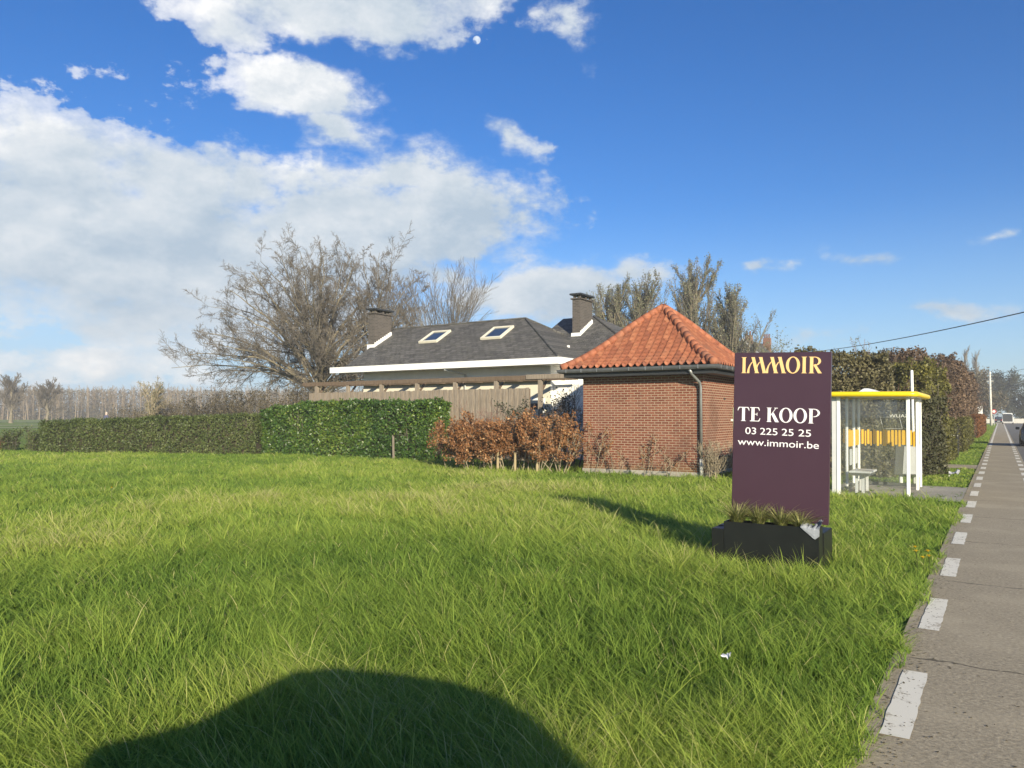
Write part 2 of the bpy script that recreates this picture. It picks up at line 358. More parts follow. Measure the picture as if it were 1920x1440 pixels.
class MB:
    def __init__(s): s.v = []; s.f = []
    def poly(s, pts, faces):
        b = len(s.v); s.v += [tuple(p) for p in pts]; s.f += [[b + i for i in f] for f in faces]; return s
    def box(s, x0, x1, y0, y1, z0, z1):
        p = [(x0, y0, z0), (x1, y0, z0), (x1, y1, z0), (x0, y1, z0), (x0, y0, z1), (x1, y0, z1), (x1, y1, z1), (x0, y1, z1)]
        return s.poly(p, [(3, 2, 1, 0), (4, 5, 6, 7), (0, 1, 5, 4), (1, 2, 6, 5), (2, 3, 7, 6), (3, 0, 4, 7)])
    def hexa(s, lo, hi):
        return s.poly(list(lo) + list(hi), [(3, 2, 1, 0), (4, 5, 6, 7), (0, 1, 5, 4), (1, 2, 6, 5), (2, 3, 7, 6), (3, 0, 4, 7)])
    def tube(s, pts, r, k=8, caps=True, closed=False):
        pts = [Vector(p) for p in pts]; n = len(pts); rr = r if isinstance(r, (list, tuple)) else [r] * n
        b = len(s.v); ref = None
        for i, p in enumerate(pts):
            if closed: tg = (pts[(i + 1) % n] - pts[i - 1]).normalized()
            else: tg = (pts[min(i + 1, n - 1)] - pts[max(i - 1, 0)]).normalized()
            if ref is None:
                ref = Vector((0, 0, 1)) if abs(tg.z) < .9 else Vector((1, 0, 0))
            u = (ref - tg * ref.dot(tg)).normalized(); w = tg.cross(u); ref = u
            for j in range(k):
                a = 2 * math.pi * j / k
                s.v.append(tuple(p + (u * math.cos(a) + w * math.sin(a)) * rr[i]))
        for i in range(n if closed else n - 1):
            for j in range(k):
                i2 = (i + 1) % n
                s.f.append([b + i * k + j, b + i * k + (j + 1) % k, b + i2 * k + (j + 1) % k, b + i2 * k + j])
        if caps and not closed:
            s.f.append([b + j for j in range(k)][::-1]); s.f.append([b + (n - 1) * k + j for j in range(k)])
        return s
    def build(s, name, mat, parent=None, bevel=0, smooth=False):
        me = bpy.data.meshes.new(name); me.from_pydata(s.v, [], s.f); me.update()
        if bevel:
            bm = bmesh.new(); bm.from_mesh(me)
            bmesh.ops.bevel(bm, geom=bm.edges[:], offset=bevel, segments=2, affect='EDGES', clamp_overlap=True)
            bm.to_mesh(me); bm.free()
        return link(name, me, mat, parent, smooth)
_grids = {}
def vnoise(x, y, scale, seed=0):
    if seed not in _grids: _grids[seed] = np.random.default_rng(seed + 100).random((128, 128))
    g = _grids[seed]; x = np.asarray(x) / scale + 500; y = np.asarray(y) / scale + 500
    i = np.floor(x).astype(int); j = np.floor(y).astype(int); fx = x - i; fy = y - j
    fx = fx * fx * (3 - 2 * fx); fy = fy * fy * (3 - 2 * fy)
    G = lambda a, b: g[a % 128, b % 128]
    return (G(i, j) * (1 - fx) + G(i + 1, j) * fx) * (1 - fy) + (G(i, j + 1) * (1 - fx) + G(i + 1, j + 1) * fx) * fy
def unit(a): return a / np.maximum(np.linalg.norm(a, axis=-1, keepdims=True), 1e-9)

# leaves: small folded diamonds
def leaf_arrays(C, size, tint, up=.0, normal=None, r=rng, aspect=.55):
    n = len(C); a = unit(r.normal(size=(n, 3)) + np.array([0, 0, up])); q = r.normal(size=(n, 3))
    if normal is not None: q = q * .75 + normal * 1.0
    b = unit(np.cross(a, q)); s = (size * r.uniform(.65, 1.35, n))[:, None]
    nrm = np.cross(a, b)
    V = np.stack([C - a * s * .5, C + b * s * .5 * aspect + nrm * s * .08, C + a * s * .5, C - b * s * .5 * aspect + nrm * s * .08], 1).reshape(-1, 3)
    F = np.arange(4 * n, dtype=np.int32).reshape(n, 4)
    return V, F, np.repeat(tint, 4)

# branching
def polyl(P0, D0, L, npts, wig, up, r):
    B = len(P0); P = np.zeros((B, npts, 3)); P[:, 0] = P0; d = unit(D0); st = (L / (npts - 1))[:, None]
    for i in range(1, npts):
        d = unit(d + r.normal(size=(B, 3)) * wig + np.array([0, 0, up])); P[:, i] = P[:, i - 1] + d * st
    return P
def spawn(P, Rd, L, cnt, t0, t1, ang, lr, r, lenfall=.5):
    """children of every branch: positions, directions, lengths, radii"""
    B, n, _ = P.shape
    t = t0 + (t1 - t0) * (np.arange(cnt)[None] + r.random((B, cnt))) / cnt
    s = t * (n - 1); i = np.minimum(s.astype(int), n - 2); f = (s - i)[..., None]
    bi = np.arange(B)[:, None]
    pos = P[bi, i] * (1 - f) + P[bi, i + 1] * f; tg = unit(P[bi, i + 1] - P[bi, i])
    rad = Rd[bi, i] * (1 - f[..., 0]) + Rd[bi, i + 1] * f[..., 0]
    q = r.normal(size=tg.shape); perp = unit(np.cross(tg, q)); a = r.uniform(ang[0], ang[1], t.shape)[..., None]
    d = tg * np.cos(a) + perp * np.sin(a)
    ln = L[:, None] * r.uniform(lr[0], lr[1], t.shape) * (1 - lenfall * (t - t0) / max(t1 - t0, 1e-6))
    return pos.reshape(-1, 3), d.reshape(-1, 3), ln.ravel(), rad.ravel()
def tubes(P, Rd, k):
    B, n, _ = P.shape
    tg = np.empty_like(P); tg[:, 1:-1] = P[:, 2:] - P[:, :-2]; tg[:, 0] = P[:, 1] - P[:, 0]; tg[:, -1] = P[:, -1] - P[:, -2]
    tg = unit(tg); ref = np.where(np.abs(tg[:, :1, 2:3]) > .8, np.array([1., 0, 0]), np.array([0, 0, 1.]))
    u = unit(ref - tg * (ref * tg).sum(-1, keepdims=True)); w = np.cross(tg, u)
    a = 2 * np.pi * np.arange(k) / k
    V = P[:, :, None] + Rd[:, :, None, None] * (u[:, :, None] * np.cos(a)[None, None, :, None] + w[:, :, None] * np.sin(a)[None, None, :, None])
    idx = np.arange(B * n * k).reshape(B, n, k)
    q = np.stack([idx[:, :-1], np.roll(idx, -1, 2)[:, :-1], np.roll(idx, -1, 2)[:, 1:], idx[:, 1:]], -1).reshape(-1, 4)
    return V.reshape(-1, 3), q
class Acc:
    def __init__(s): s.V = []; s.F = []; s.T = []; s.n = 0
    def add(s, V, F, T=None):
        s.V.append(V); s.F.append(np.asarray(F) + s.n); s.n += len(V)
        if T is not None: s.T.append(T)
    def mesh(s, name): return np_mesh(name, np.concatenate(s.V), s.F, np.concatenate(s.T) if s.T else None)
def grow(trunk, levels, r, bend=None):
    """trunk: (P (1,n,3), R (1,n)); levels: dicts. Returns list of (P, R, k)"""
    P, Rd = trunk; L = np.array([np.linalg.norm(np.diff(P[0], axis=0), axis=1).sum()] * len(P)); out = [(P, Rd, 10)]
    for lv in levels:
        p0, d0, ln, rad = spawn(P, Rd, L, lv['n'], lv['t'][0], lv['t'][1], lv['a'], lv['l'], r, lv.get('fall', .5))
        if bend is not None: d0, ln = bend(p0, d0, ln)
        m = lv.get('pts', 5)
        P = polyl(p0, d0, ln, m, lv.get('w', .12), lv.get('up', .05), r)
        r0 = np.minimum(rad * lv.get('rr', .55), lv.get('rmax', 1)); r1 = np.maximum(r0 * .35, lv.get('rmin', .006))
        r0 = np.maximum(r0, r1); Rd = r0[:, None] + (r1 - r0)[:, None] * np.linspace(0, 1, m)[None]
        L = ln; out.append((P, Rd, lv.get('k', 3)))
    return out
def make_tree(name, base, label, cat, H, levels, trunk_r, trunk_h, mats, seed, group=None, lean=(0, 0), leaf=None, clip=None, split=2, scale_xy=1):
    r = np.random.default_rng(seed); t = thing(name, base, label, cat, group)
    n = 7; z = np.linspace(0, trunk_h, n)
    P = np.stack([lean[0] * z + .06 * trunk_h * r.normal(size=n) * (z > 0) * .35, lean[1] * z + .06 * trunk_h * r.normal(size=n) * (z > 0) * .35, z], 1)[None]
    Rd = (trunk_r * (1 - .55 * z / trunk_h) + trunk_r * .5 * np.exp(-z / .35))[None]
    br = grow((P, Rd), levels, r)
    a, c = Acc(), Acc()
    for i, (p, rd, k) in enumerate(br):
        V, F = tubes(p, rd, k); (a if i < split else c).add(V, F)
    link('trunk', a.mesh('trunk'), mats[0], t, True)
    link('crown', c.mesh('crown'), mats[1], t, True)
    if leaf:
        p = br[-1][0]; cnt, size, lm, sp = leaf
        pts = p.reshape(-1, 3); sel = pts[r.integers(0, len(pts), cnt)] + r.normal(size=(cnt, 3)) * sp
        V, F, T = leaf_arrays(sel, size, np.clip(.5 + .22 * r.normal(size=cnt), 0, 1), r=r)
        link('leaves', np_mesh('leaves', V, [F], T), M[lm], t)
    return t

# hedges: a leafy shell with real depth round a twiggy core
def hedge(name, path, width, height, label, mat, size, dens, group=None, seed=1, rough=.12, core='twig', cat='hedge', bottom=0.0, twigs=0, twig_mat='twig', top_rough=.1, tshift=0, sides=(1, 1, 1)):
    r = np.random.default_rng(seed); path = np.array(path, float)
    seg = np.diff(path, axis=0); ln = np.linalg.norm(seg, axis=1); tot = ln.sum(); cum = np.r_[0, np.cumsum(ln)]
    def at(s):
        i = np.clip(np.searchsorted(cum, s, 'right') - 1, 0, len(ln) - 1); f = ((s - cum[i]) / ln[i])[:, None]
        p = path[i] * (1 - f) + path[i + 1] * f; d = unit(seg[i]); return p, np.stack([-d[:, 1], d[:, 0]], 1), s / tot
    hh = height if callable(height) else (lambda u: np.full_like(u, height))
    hm = float(np.max(hh(np.linspace(0, 1, 20))))
    aF, aT, aE = 2 * tot * hm, tot * width, 2 * width * hm
    org = path[0]
    t = thing(name, (org[0], org[1], 0), label, cat, group)
    C, Nn = [], []
    dens = dens * 2.3; nF = int(dens * aF); s = r.uniform(0, tot, nF); p, nr, u = at(s); side = r.choice([-1., 1.], nF)
    z = r.uniform(bottom, 1, nF) * hh(u)
    dep = np.abs(r.normal(size=nF)) * .09
    off = width / 2 + rough * (vnoise(s, z, .55, seed) - .5) * 2 + rough * .6 * (vnoise(s, z, .2, seed + 1) - .5) - dep
    C.append(np.c_[p + nr * (side * off)[:, None], z]); Nn.append(np.c_[nr * side[:, None], np.zeros(nF)])
    nT = int(dens * aT); s = r.uniform(0, tot, nT); p, nr, u = at(s); w = r.uniform(-.5, .5, nT) * width
    z = hh(u) + top_rough * (vnoise(s, w, .45, seed + 2) - .5) * 2 + .06 * np.abs(r.normal(size=nT)) * (top_rough > .05) - np.abs(r.normal(size=nT)) * .06
    C.append(np.c_[p + nr * w[:, None], z]); Nn.append(np.tile([0, 0, 1.], (nT, 1)))
    nE = int(dens * aE); e = r.integers(0, 2, nE); s = np.where(e == 0, 0., tot); p, nr, u = at(s); w = r.uniform(-.5, .5, nE) * width; z = r.uniform(bottom, 1, nE) * hh(u)
    d0, d1 = unit(seg[0]), unit(seg[-1]); dd = np.where(e[:, None] == 0, -d0, d1)
    o = rough * (vnoise(w, z, .4, seed + 3) - .5) * 2 - np.abs(r.normal(size=nE)) * .1
    C.append(np.c_[p + nr * w[:, None] + dd * o[:, None], z]); Nn.append(np.c_[dd, np.zeros(nE)])
    C = np.concatenate(C); Nn = np.concatenate(Nn); n = len(C)
    tint = np.clip(.47 + tshift + .17 * r.normal(size=n) + .30 * (vnoise(C[:, 0] + C[:, 1], C[:, 2], .8, seed + 4) - .5) + .2 * (vnoise(C[:, 0] - C[:, 1], C[:, 2], 2.6, seed + 5) - .5), 0, 1)
    C = C - np.array([org[0], org[1], 0])
    V, F, T = leaf_arrays(C, size, tint, normal=Nn, r=r)
    link('foliage', np_mesh('foliage', V, [F], T), M[mat], t)
    # core: the dense inner twigs, as a thicket of upright stems
    nb = int(tot * width * 26) + 10; s = r.uniform(.1, max(tot - .1, .12), nb); p, nr, u = at(s); w = r.uniform(-.28, .28, nb) * width
    P0 = np.c_[p + nr * w[:, None] - org, np.zeros(nb)]
    P = polyl(P0, np.tile([0, 0, 1.], (nb, 1)) + r.normal(size=(nb, 3)) * .07, hh(u) * r.uniform(.8, .95, nb), 6, .05, .10, r)
    acc = Acc(); V, F = tubes(P, np.linspace(.022, .008, 6)[None].repeat(nb, 0), 4); acc.add(V, F)
    q, d, l2, rad = spawn(P, np.full(P.shape[:2], .012), hh(u), 9 + twigs, .12, .98, (.5, 1.2), (.10, .24), r, .4)
    V, F = tubes(polyl(q, d, l2, 4, .2, .05, r), np.full((len(q), 4), .006), 3); acc.add(V, F)
    link('stems', acc.mesh('stems'), M[twig_mat], t)
    # dark filler box added inside, so the hedge is as opaque as it is in life
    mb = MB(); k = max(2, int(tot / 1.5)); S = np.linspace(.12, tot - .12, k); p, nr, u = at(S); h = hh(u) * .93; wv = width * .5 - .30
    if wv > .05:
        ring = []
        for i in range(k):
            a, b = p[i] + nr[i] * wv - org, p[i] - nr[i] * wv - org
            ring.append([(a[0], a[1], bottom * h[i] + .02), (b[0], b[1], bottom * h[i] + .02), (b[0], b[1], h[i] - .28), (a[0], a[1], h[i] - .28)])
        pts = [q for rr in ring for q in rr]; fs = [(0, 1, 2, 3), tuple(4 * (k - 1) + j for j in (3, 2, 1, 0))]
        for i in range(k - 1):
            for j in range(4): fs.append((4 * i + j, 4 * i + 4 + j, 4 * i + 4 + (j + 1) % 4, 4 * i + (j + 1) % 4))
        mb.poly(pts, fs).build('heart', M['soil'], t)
    return t
# shrubs: stems, twigs, leaves on the twigs
def shrub(name, base, H, rad, label, nst, ntw, leaves, size, mat, tmat, seed, group=None, cat='shrub', bare=.3, up=.08, sr=.012, spread=.5, tshift=0, fall=.3):
    r = np.random.default_rng(seed); t = thing(name, base, label, cat, group)
    a = r.uniform(0, 2 * np.pi, nst); q = np.sqrt(r.random(nst)) * rad * .45
    P0 = np.c_[q * np.cos(a), q * np.sin(a), np.zeros(nst)]
    D = np.c_[np.cos(a) * spread * r.random(nst), np.sin(a) * spread * r.random(nst), np.ones(nst)]
    L = H * r.uniform(.72, 1.05, nst)
    P = polyl(P0, D, L, 7, .10, .05, r); Rd = np.linspace(sr, sr * .4, 7)[None].repeat(nst, 0)
    acc = Acc(); V, F = tubes(P, Rd, 5); acc.add(V, F)
    p1, d1, l1, r1 = spawn(P, Rd, L, ntw, bare, .98, (.45, 1.1), (.22, .42), r, fall)
    l1 = np.minimum(l1, rad * 1.2)
    P1 = polyl(p1, d1, l1, 5, .18, up, r); V, F = tubes(P1, np.linspace(.007, .004, 5)[None].repeat(len(p1), 0), 3); acc.add(V, F)
    p2, d2, l2, r2 = spawn(P1, np.full(P1.shape[:2], .005), l1, 4, .2, .98, (.4, 1.0), (.3, .6), r, .3)
    P2 = polyl(p2, d2, l2, 4, .2, up * .5, r); V, F = tubes(P2, np.full((len(p2), 4), .0035), 3); acc.add(V, F)
    link('stems', acc.mesh('stems'), M[tmat], t)
    if leaves:
        pts = np.concatenate([P2.reshape(-1, 3), P1[:, 2:].reshape(-1, 3)])
        C = pts[r.integers(0, len(pts), leaves)] + r.normal(size=(leaves, 3)) * size * .6
        tint = np.clip(.45 + tshift + .18 * r.normal(size=leaves) + .35 * (vnoise(C[:, 0] * 1.3, C[:, 2] + C[:, 1], .35, seed) - .5), 0, 1)
        V, F, T = leaf_arrays(C, size, tint, r=r)
        link('foliage', np_mesh('foliage', V, [F], T), M[mat], t)
    return t
# clump of grassy blades
def blades(X, Y, H, W, lean, ang, tint, face, Z=None, seg=3):
    n = len(X); Z = np.zeros(n) if Z is None else Z
    ts = {3: [0, .38, .74, 1], 2: [0, .55, 1]}[seg]
    wf = {3: [1, .9, .6, 0], 2: [1, .8, 0]}[seg]
    dx, dy = np.cos(ang), np.sin(ang); fx, fy = np.cos(face), np.sin(face)
    rows = []
    for t, f in zip(ts, wf):
        cx = X + dx * lean * H * t ** 2; cy = Y + dy * lean * H * t ** 2; cz = Z + H * (t - .34 * np.minimum(lean, 1.3) * t ** 2)
        if f == 0: rows.append(np.stack([cx, cy, cz], -1)[:, None])
        else:
            o = W * .5 * f
            rows.append(np.stack([np.stack([cx - fx * o, cy - fy * o, cz], -1), np.stack([cx + fx * o, cy + fy * o, cz], -1)], 1))
    V = np.concatenate(rows, 1); k = V.shape[1]; b = (np.arange(n) * k)[:, None]
    quads = [b + np.array([[2 * i, 2 * i + 1, 2 * i + 3, 2 * i + 2]]) for i in range(seg - 1)]
    tri = b + np.array([[k - 3, k - 2, k - 1]])
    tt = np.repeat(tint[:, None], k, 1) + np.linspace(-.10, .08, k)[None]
    return V.reshape(-1, 3), [np.concatenate(quads), tri], np.clip(tt, 0, 1).ravel()

# ================================================================== the setting
def sheet(name, pts, z, mat):
    mb = MB(); mb.poly([(p[0], p[1], z) for p in pts], [tuple(range(len(pts)))])
    return tag(mb.build(name, mat), kind='structure')
S = 700
sheet('ground', [(-S, -S), (S, -S), (S, S), (-S, S)], 0, M['ground'])
sheet('cycle_path', [(-.70, -25), (.70, -25), (.70, 205), (-.70, 205)], .030, M['path'])
sheet('road', [(.70, -25), (6.9, -25), (6.9, 400), (.70, 400)], .022, M['road'])
sheet('pavement', [(-3.45, 17.75), (-.70, 17.75), (-.70, 21.35), (-3.45, 21.35)], .045, M['slab'])
sheet('driveway', [(-2.6, 29.4), (-.70, 29.4), (-.70, 31.6), (-2.6, 31.6)], .020, M['path'])
mb = MB()
for k in range(-2, 21):
    y = 4.66 + 2.45 * k
    for x0 in (-.60, .48):
        j = random.uniform(-.006, .006)
        n = 14; jt = lambda: random.uniform(-.005, .005)
        L_ = [(x0 + j + jt(), y + 1.24 * i / n + jt(), .034) for i in range(n + 1)]; R_ = [(x0 + .15 + j + jt(), y + 1.24 * i / n + jt(), .034) for i in range(n + 1)]
        mb.poly(L_ + R_, [(i, n + 1 + i, n + 2 + i, i + 1) for i in range(n)])
for x0 in (-.60, .48): mb.poly([(x0, 57, .034), (x0 + .13, 57, .034), (x0 + .13, 204, .034), (x0, 204, .034)], [(0, 1, 2, 3)])
for k in range(40):
    y = 6 + 9 * k
    mb.poly([(3.8, y, .026), (3.92, y, .026), (3.92, y + 3, .026), (3.8, y + 3, .026)], [(0, 1, 2, 3)])
tag(mb.build('road_marking', M['paint']), kind='structure')
# the far field climbs a hand's breadth
mb = MB(); mb.poly([(-43, 4, .01), (-43, 60, .01), (-54, 70, .22), (-54, -2, .22), (-420, -60, .3), (-420, 420, .3), (-54, 420, .22)], [(0, 1, 2, 3), (3, 2, 6, 5, 4)])
tag(mb.build('field', M['field']), kind='structure')
mb = MB()
for (x0, x1, y0, y1, z) in [(-196, -190, 78, 100, .31), (-214, -206, 100, 128, .31), (-128, -124, 52, 66, .28), (-104, -101, 40, 50, .265)]:
    mb.poly([(x0, y0, z + .02), (x1, y0, z + .02), (x1, y1, z + .02), (x0, y1, z + .02)], [(0, 1, 2, 3)])
tag(mb.build('farm_track', M['straw']), kind='structure')

# ------------------------------------------------------------------ meadow grass
def meadow():
    g = np.random.default_rng(11)
    def field_pts(N, r0, r1, pw, a0, a1):
        u = g.random(N); e = 2 - pw
        rr = (r0 ** e + u * (r1 ** e - r0 ** e)) ** (1 / e); a = np.radians(g.uniform(a0, a1, N))
        return rr * np.sin(a), rr * np.cos(a), rr
    x, y, rr = field_pts(640000, 1.9, 48, 1.55, -75, 6)
    # bunch part of the blades into tussocks
    nt = 26000; tx, ty, tr = field_pts(nt, 1.9, 48, 1.6, -75, 6)
    tus = g.integers(0, nt, len(x)); use = g.random(len(x)) < .55
    tang = g.uniform(0, 2 * np.pi, len(x)); trad = np.abs(g.normal(size=len(x))) * .045 * (1 + tr[tus] * .03)
    x = np.where(use, tx[tus] + np.cos(tang) * trad, x); y = np.where(use, ty[tus] + np.sin(tang) * trad, y)
    rr = np.hypot(x, y)
    edge = -.53 - .16 * vnoise(y, y * 0, .45, 3) - .10 * vnoise(y, y * 0, .13, 4)
    keep = x < edge
    keep &= ~((x > -2.96) & (x < -1.66) & (y > 8.96) & (y < 9.72))
    keep &= ~((x > -3.35) & (x < -.6) & (y > 17.95) & (y < 21.25))
    keep &= ~((x > -2.5) & (y > 29.5) & (y < 31.5))
    keep &= ~((x > -11) & (x < -7) & (y > 20.95) & (y < 25))
    keep &= ~((x > -27.5) & (x < -14.6) & (y > 25)); keep &= ~((x < -3) & (y > 26.2) & (x > -26)); keep &= y > -1
    x, y, rr, use, tang, tus = x[keep], y[keep], rr[keep], use[keep], tang[keep], tus[keep]
    n = len(x); far = np.clip((rr - 4) / 26, 0, 1)
    big = vnoise(x, y, 2.6, 5); mid = vnoise(x, y, .8, 6); pt = vnoise(x, y, 6, 8); tn = g.random(26000)[tus]
    H = (.085 + .08 * big + .13 * mid ** 2 + .17 * (tn ** 5) * use) * g.uniform(.55, 1.35, n)
    H *= 1.12 - .42 * far
    near = np.clip((edge[keep] - x) / .5, 0, 1); H *= .62 + .38 * near
    H = np.where((y > 21.3) & (x > -4), H * .45, H)
    W = (.0026 + .0030 * (g.random(n) ** 2)) * (1 + (np.maximum(rr - 3, 0) / 3.6) ** .85 * .75)
    lean = np.abs(g.normal(size=n)) * .34 + .22 + .35 * vnoise(x, y, .9, 12)
    ang = np.where(use, tang + g.normal(size=n) * .6, g.uniform(0, 2 * np.pi, n))
    wind = 2.2 + 2.4 * vnoise(x, y, 1.7, 9)
    ang = np.where(g.random(n) < .30, wind + g.normal(size=n) * .8, ang)
    tint = .47 + .10 * (1 - far) + .11 * g.normal(size=n) + .30 * (big - .5) + .30 * (pt - .5) + .30 * (mid - .5) + .36 * (tn - .5) * use  # blades near the viewpoint coloured lighter to offset their own shading
    tint = np.where(g.random(n) < .022, .93 + .07 * g.random(n), tint)      # a few dry straws
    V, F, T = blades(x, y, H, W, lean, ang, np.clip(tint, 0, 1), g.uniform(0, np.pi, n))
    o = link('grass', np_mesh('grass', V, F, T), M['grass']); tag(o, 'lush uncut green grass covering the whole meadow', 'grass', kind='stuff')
    # verge along the path further down the road
    m = 26000; y = 47 + 120 * g.random(m) ** 1.6; x = -.72 - 2.0 * g.random(m)
    V, F, T = blades(x, y, .10 + .12 * g.random(m), .02 + .0006 * y, .3 + .4 * g.random(m), g.uniform(0, 6.28, m), np.clip(.42 + .2 * g.normal(size=m), 0, 1), g.uniform(0, np.pi, m), seg=2)
    o = link('verge_grass', np_mesh('verge_grass', V, F, T), M['grass']); tag(o, 'short green grass verge along the far cycle path', 'grass', kind='stuff')
meadow()
def ground_litter():
    g = np.random.default_rng(19)
    # broad-leaved weeds: flat rosettes among the blades
    n = 1500; r_ = 2.4 + 24 * g.random(n) ** 1.4; a = np.radians(g.uniform(-70, 2, n)); cx, cy = r_ * np.sin(a), r_ * np.cos(a); ok = cx < -.72; cx, cy = cx[ok], cy[ok]
    m = 9; X = np.repeat(cx, m); Y = np.repeat(cy, m); an = g.uniform(0, 6.28, len(X)); hh = np.repeat(g.uniform(.07, .17, len(cx)), m) * g.uniform(.7, 1.2, len(X))
    V, F, T = blades(X, Y, hh, .018 + .016 * g.random(len(X)), g.uniform(.7, 1.3, len(X)), an, np.clip(.12 + .18 * g.random(len(X)), 0, 1), an + 1.57)
    o = link('meadow_weeds', np_mesh('meadow_weeds', V, F, T), M['grass']); tag(o, 'broad leaved dark green weeds dotted through the meadow', 'weeds', kind='stuff')
    # dry leaf crumbs and grit washed to the edge of the path
    n = 2600; y = 2.5 + 40 * g.random(n) ** 1.5; x = -.66 + np.abs(g.normal(size=n)) * .10; far = g.random(n) < .22; x = np.where(far, g.uniform(-.6, .66, n), x)
    C = np.stack([x, y, np.full(n, .036)], 1); V, F, T = leaf_arrays(C, .022, g.random(n), normal=np.tile([0, 0, 3.], (n, 1)), r=g)
    V[:, 2] = .033 + np.abs(V[:, 2] - .036) * .4
    o = link('path_litter', np_mesh('path_litter', V, [F], T), M['brush']); tag(o, 'dry leaf crumbs and grit along the path edge', 'litter', kind='stuff')
ground_litter()

# ================================================================== for-sale sign
def letter_polys(ch):
    """narrow high-contrast display capitals on a unit-high body: (polygons, width)"""
    P = []
    def rect(x0, x1, y0, y1): P.append([(x0, y0), (x1, y0), (x1, y1), (x0, y1)])
    def serif_stem(x0, x1):
        rect(x0, x1, .05, .95)
        for y, d in ((0, 1), (1, -1)):
            P.append([(x0 - .09, y), (x1 + .09, y), (x1, y + d * .05), (x0, y + d * .05)] if d > 0 else [(x0, y + d * .05), (x1, y + d * .05), (x1 + .09, y), (x0 - .09, y)])
    def ring(cx, cy, rx, ry, ix, iy, a0=0, a1=360, sx=0):
        n = 40; pts = []
        for i in range(n):
            for j in (i, i + 1): pass
            a, b = R(a0 + (a1 - a0) * i / n), R(a0 + (a1 - a0) * (i + 1) / n)
            P.append([(cx + rx * math.cos(a), cy + ry * math.sin(a)), (cx + rx * math.cos(b), cy + ry * math.sin(b)),
                      (cx + sx + ix * math.cos(b), cy + iy * math.sin(b)), (cx + sx + ix * math.cos(a), cy + iy * math.sin(a))])
    def arc(pts, w):
        for i in range(len(pts) - 1):
            (xa, ya), (xb, yb) = pts[i], pts[i + 1]; wa, wb = w[i], w[i + 1]
            P.append([(xa - wa, ya), (xa + wa, ya), (xb + wb, yb), (xb - wb, yb)])
    if ch == 'I': serif_stem(.10, .30); return P, .40
    if ch == 'M':
        for x in (0, .52):                                       # two leaning strokes, each with a fine curved upstroke
            P.append([(x + .24, 1), (x + .46, 1), (x + .74, 0), (x + .52, 0)])
            P.append([(x + .20, 1), (x + .50, 1), (x + .44, .95), (x + .26, .95)]); P.append([(x + .46, .0), (x + .80, .0), (x + .74, .05), (x + .53, .05)])
            arc([(x + .02, 0), (x + .05, .25), (x + .13, .47), (x + .26, .66), (x + .36, .74)], [.085 if x == 0 else .05, .06, .045, .035, .02])
        return P, 1.22
    if ch == 'O': ring(.46, .5, .46, .52, .27, .47); return P, .92
    if ch == 'R':
        serif_stem(.10, .31); ring(.38, .73, .42, .27, .26, .23, -80, 92); rect(.3, .40, .955, 1.0)
        P.append([(.32, .50), (.46, .56), (.86, 0), (.62, 0)]); return P, .92
    if ch == 'T':
        rect(.30, .50, .05, 1); P.append([(.20, 0), (.60, 0), (.50, .05), (.30, .05)]); rect(.06, .74, .95, 1)
        arc([(.0, .74), (.03, .86), (.10, .97)], [.012, .03, .05]); arc([(.80, .74), (.77, .86), (.70, .97)], [.012, .03, .05]); return P, .80
    if ch == 'E':
        rect(.10, .31, .05, .95); P.append([(.0, 0), (.66, 0), (.60, .05), (.0, .05)]); rect(.0, .62, .95, 1); rect(.3, .48, .49, .53)
        arc([(.70, .24), (.67, .12), (.60, .02)], [.012, .03, .05]); arc([(.66, .76), (.63, .87), (.56, .97)], [.012, .03, .05]); arc([(.50, .40), (.48, .51), (.50, .62)], [.01, .025, .01]); return P, .76
    if ch == 'K':
        serif_stem(.10, .31); P.append([(.31, .43), (.31, .50), (.66, .97), (.70, .97)]); rect(.56, .82, .96, 1)
        P.append([(.36, .56), (.52, .66), (.90, 0), (.64, 0)]); return P, .86
    if ch == 'P':
        serif_stem(.10, .31); ring(.40, .72, .40, .28, .26, .235, -95, 92); rect(.3, .42, .955, 1.0); return P, .84
    return P, .38
def add_line(mb, text, x0, x1, y, zb, h, gap=.07, lift=.004):
    """letters as raised film: thin solids standing proud of the panel face at y"""
    w = 0; lay = []
    for ch in text: p, cw = letter_polys(ch); lay.append((w, p)); w += cw + gap
    sc = (x1 - x0) / (w - gap); d = 0
    for off, polys in lay:
        for p in polys:
            d = (d + 1) % 7; yy = y - lift - d * .00012
            q = [(x0 + (off + a) * sc, yy, zb + b * h) for a, b in p]
            n = len(q); back = [(a, y + .001, c) for a, b_, c in q]
            mb.poly(q + back, [tuple(range(n))] + [(i, (i + 1) % n, n + (i + 1) % n, n + i) for i in range(n)])
def sans(name, text, x0, x1, y, zb, h, mat, parent):
    cu = bpy.data.curves.new(name, 'FONT'); cu.body = text; cu.size = 1; cu.extrude = .002; cu.resolution_u = 6
    o = bpy.data.objects.new(name, cu); col.objects.link(o); bpy.context.view_layer.update()
    me = bpy.data.meshes.new_from_object(o.evaluated_get(bpy.context.evaluated_depsgraph_get())); bpy.data.objects.remove(o)
    vs = np.empty(len(me.vertices) * 3, np.float32); me.vertices.foreach_get('co', vs); vs = vs.reshape(-1, 3)
    lo = vs.min(0); hi = vs.max(0); sx = (x1 - x0) / (hi[0] - lo[0])
    out = np.stack([x0 + (vs[:, 0] - lo[0]) * sx, y - .002 - vs[:, 2], zb + vs[:, 1] * h], 1).astype(np.float32)
    me.vertices.foreach_set('co', out.ravel()); me.materials.clear(); me.update()
    return link(name, me, mat, parent)
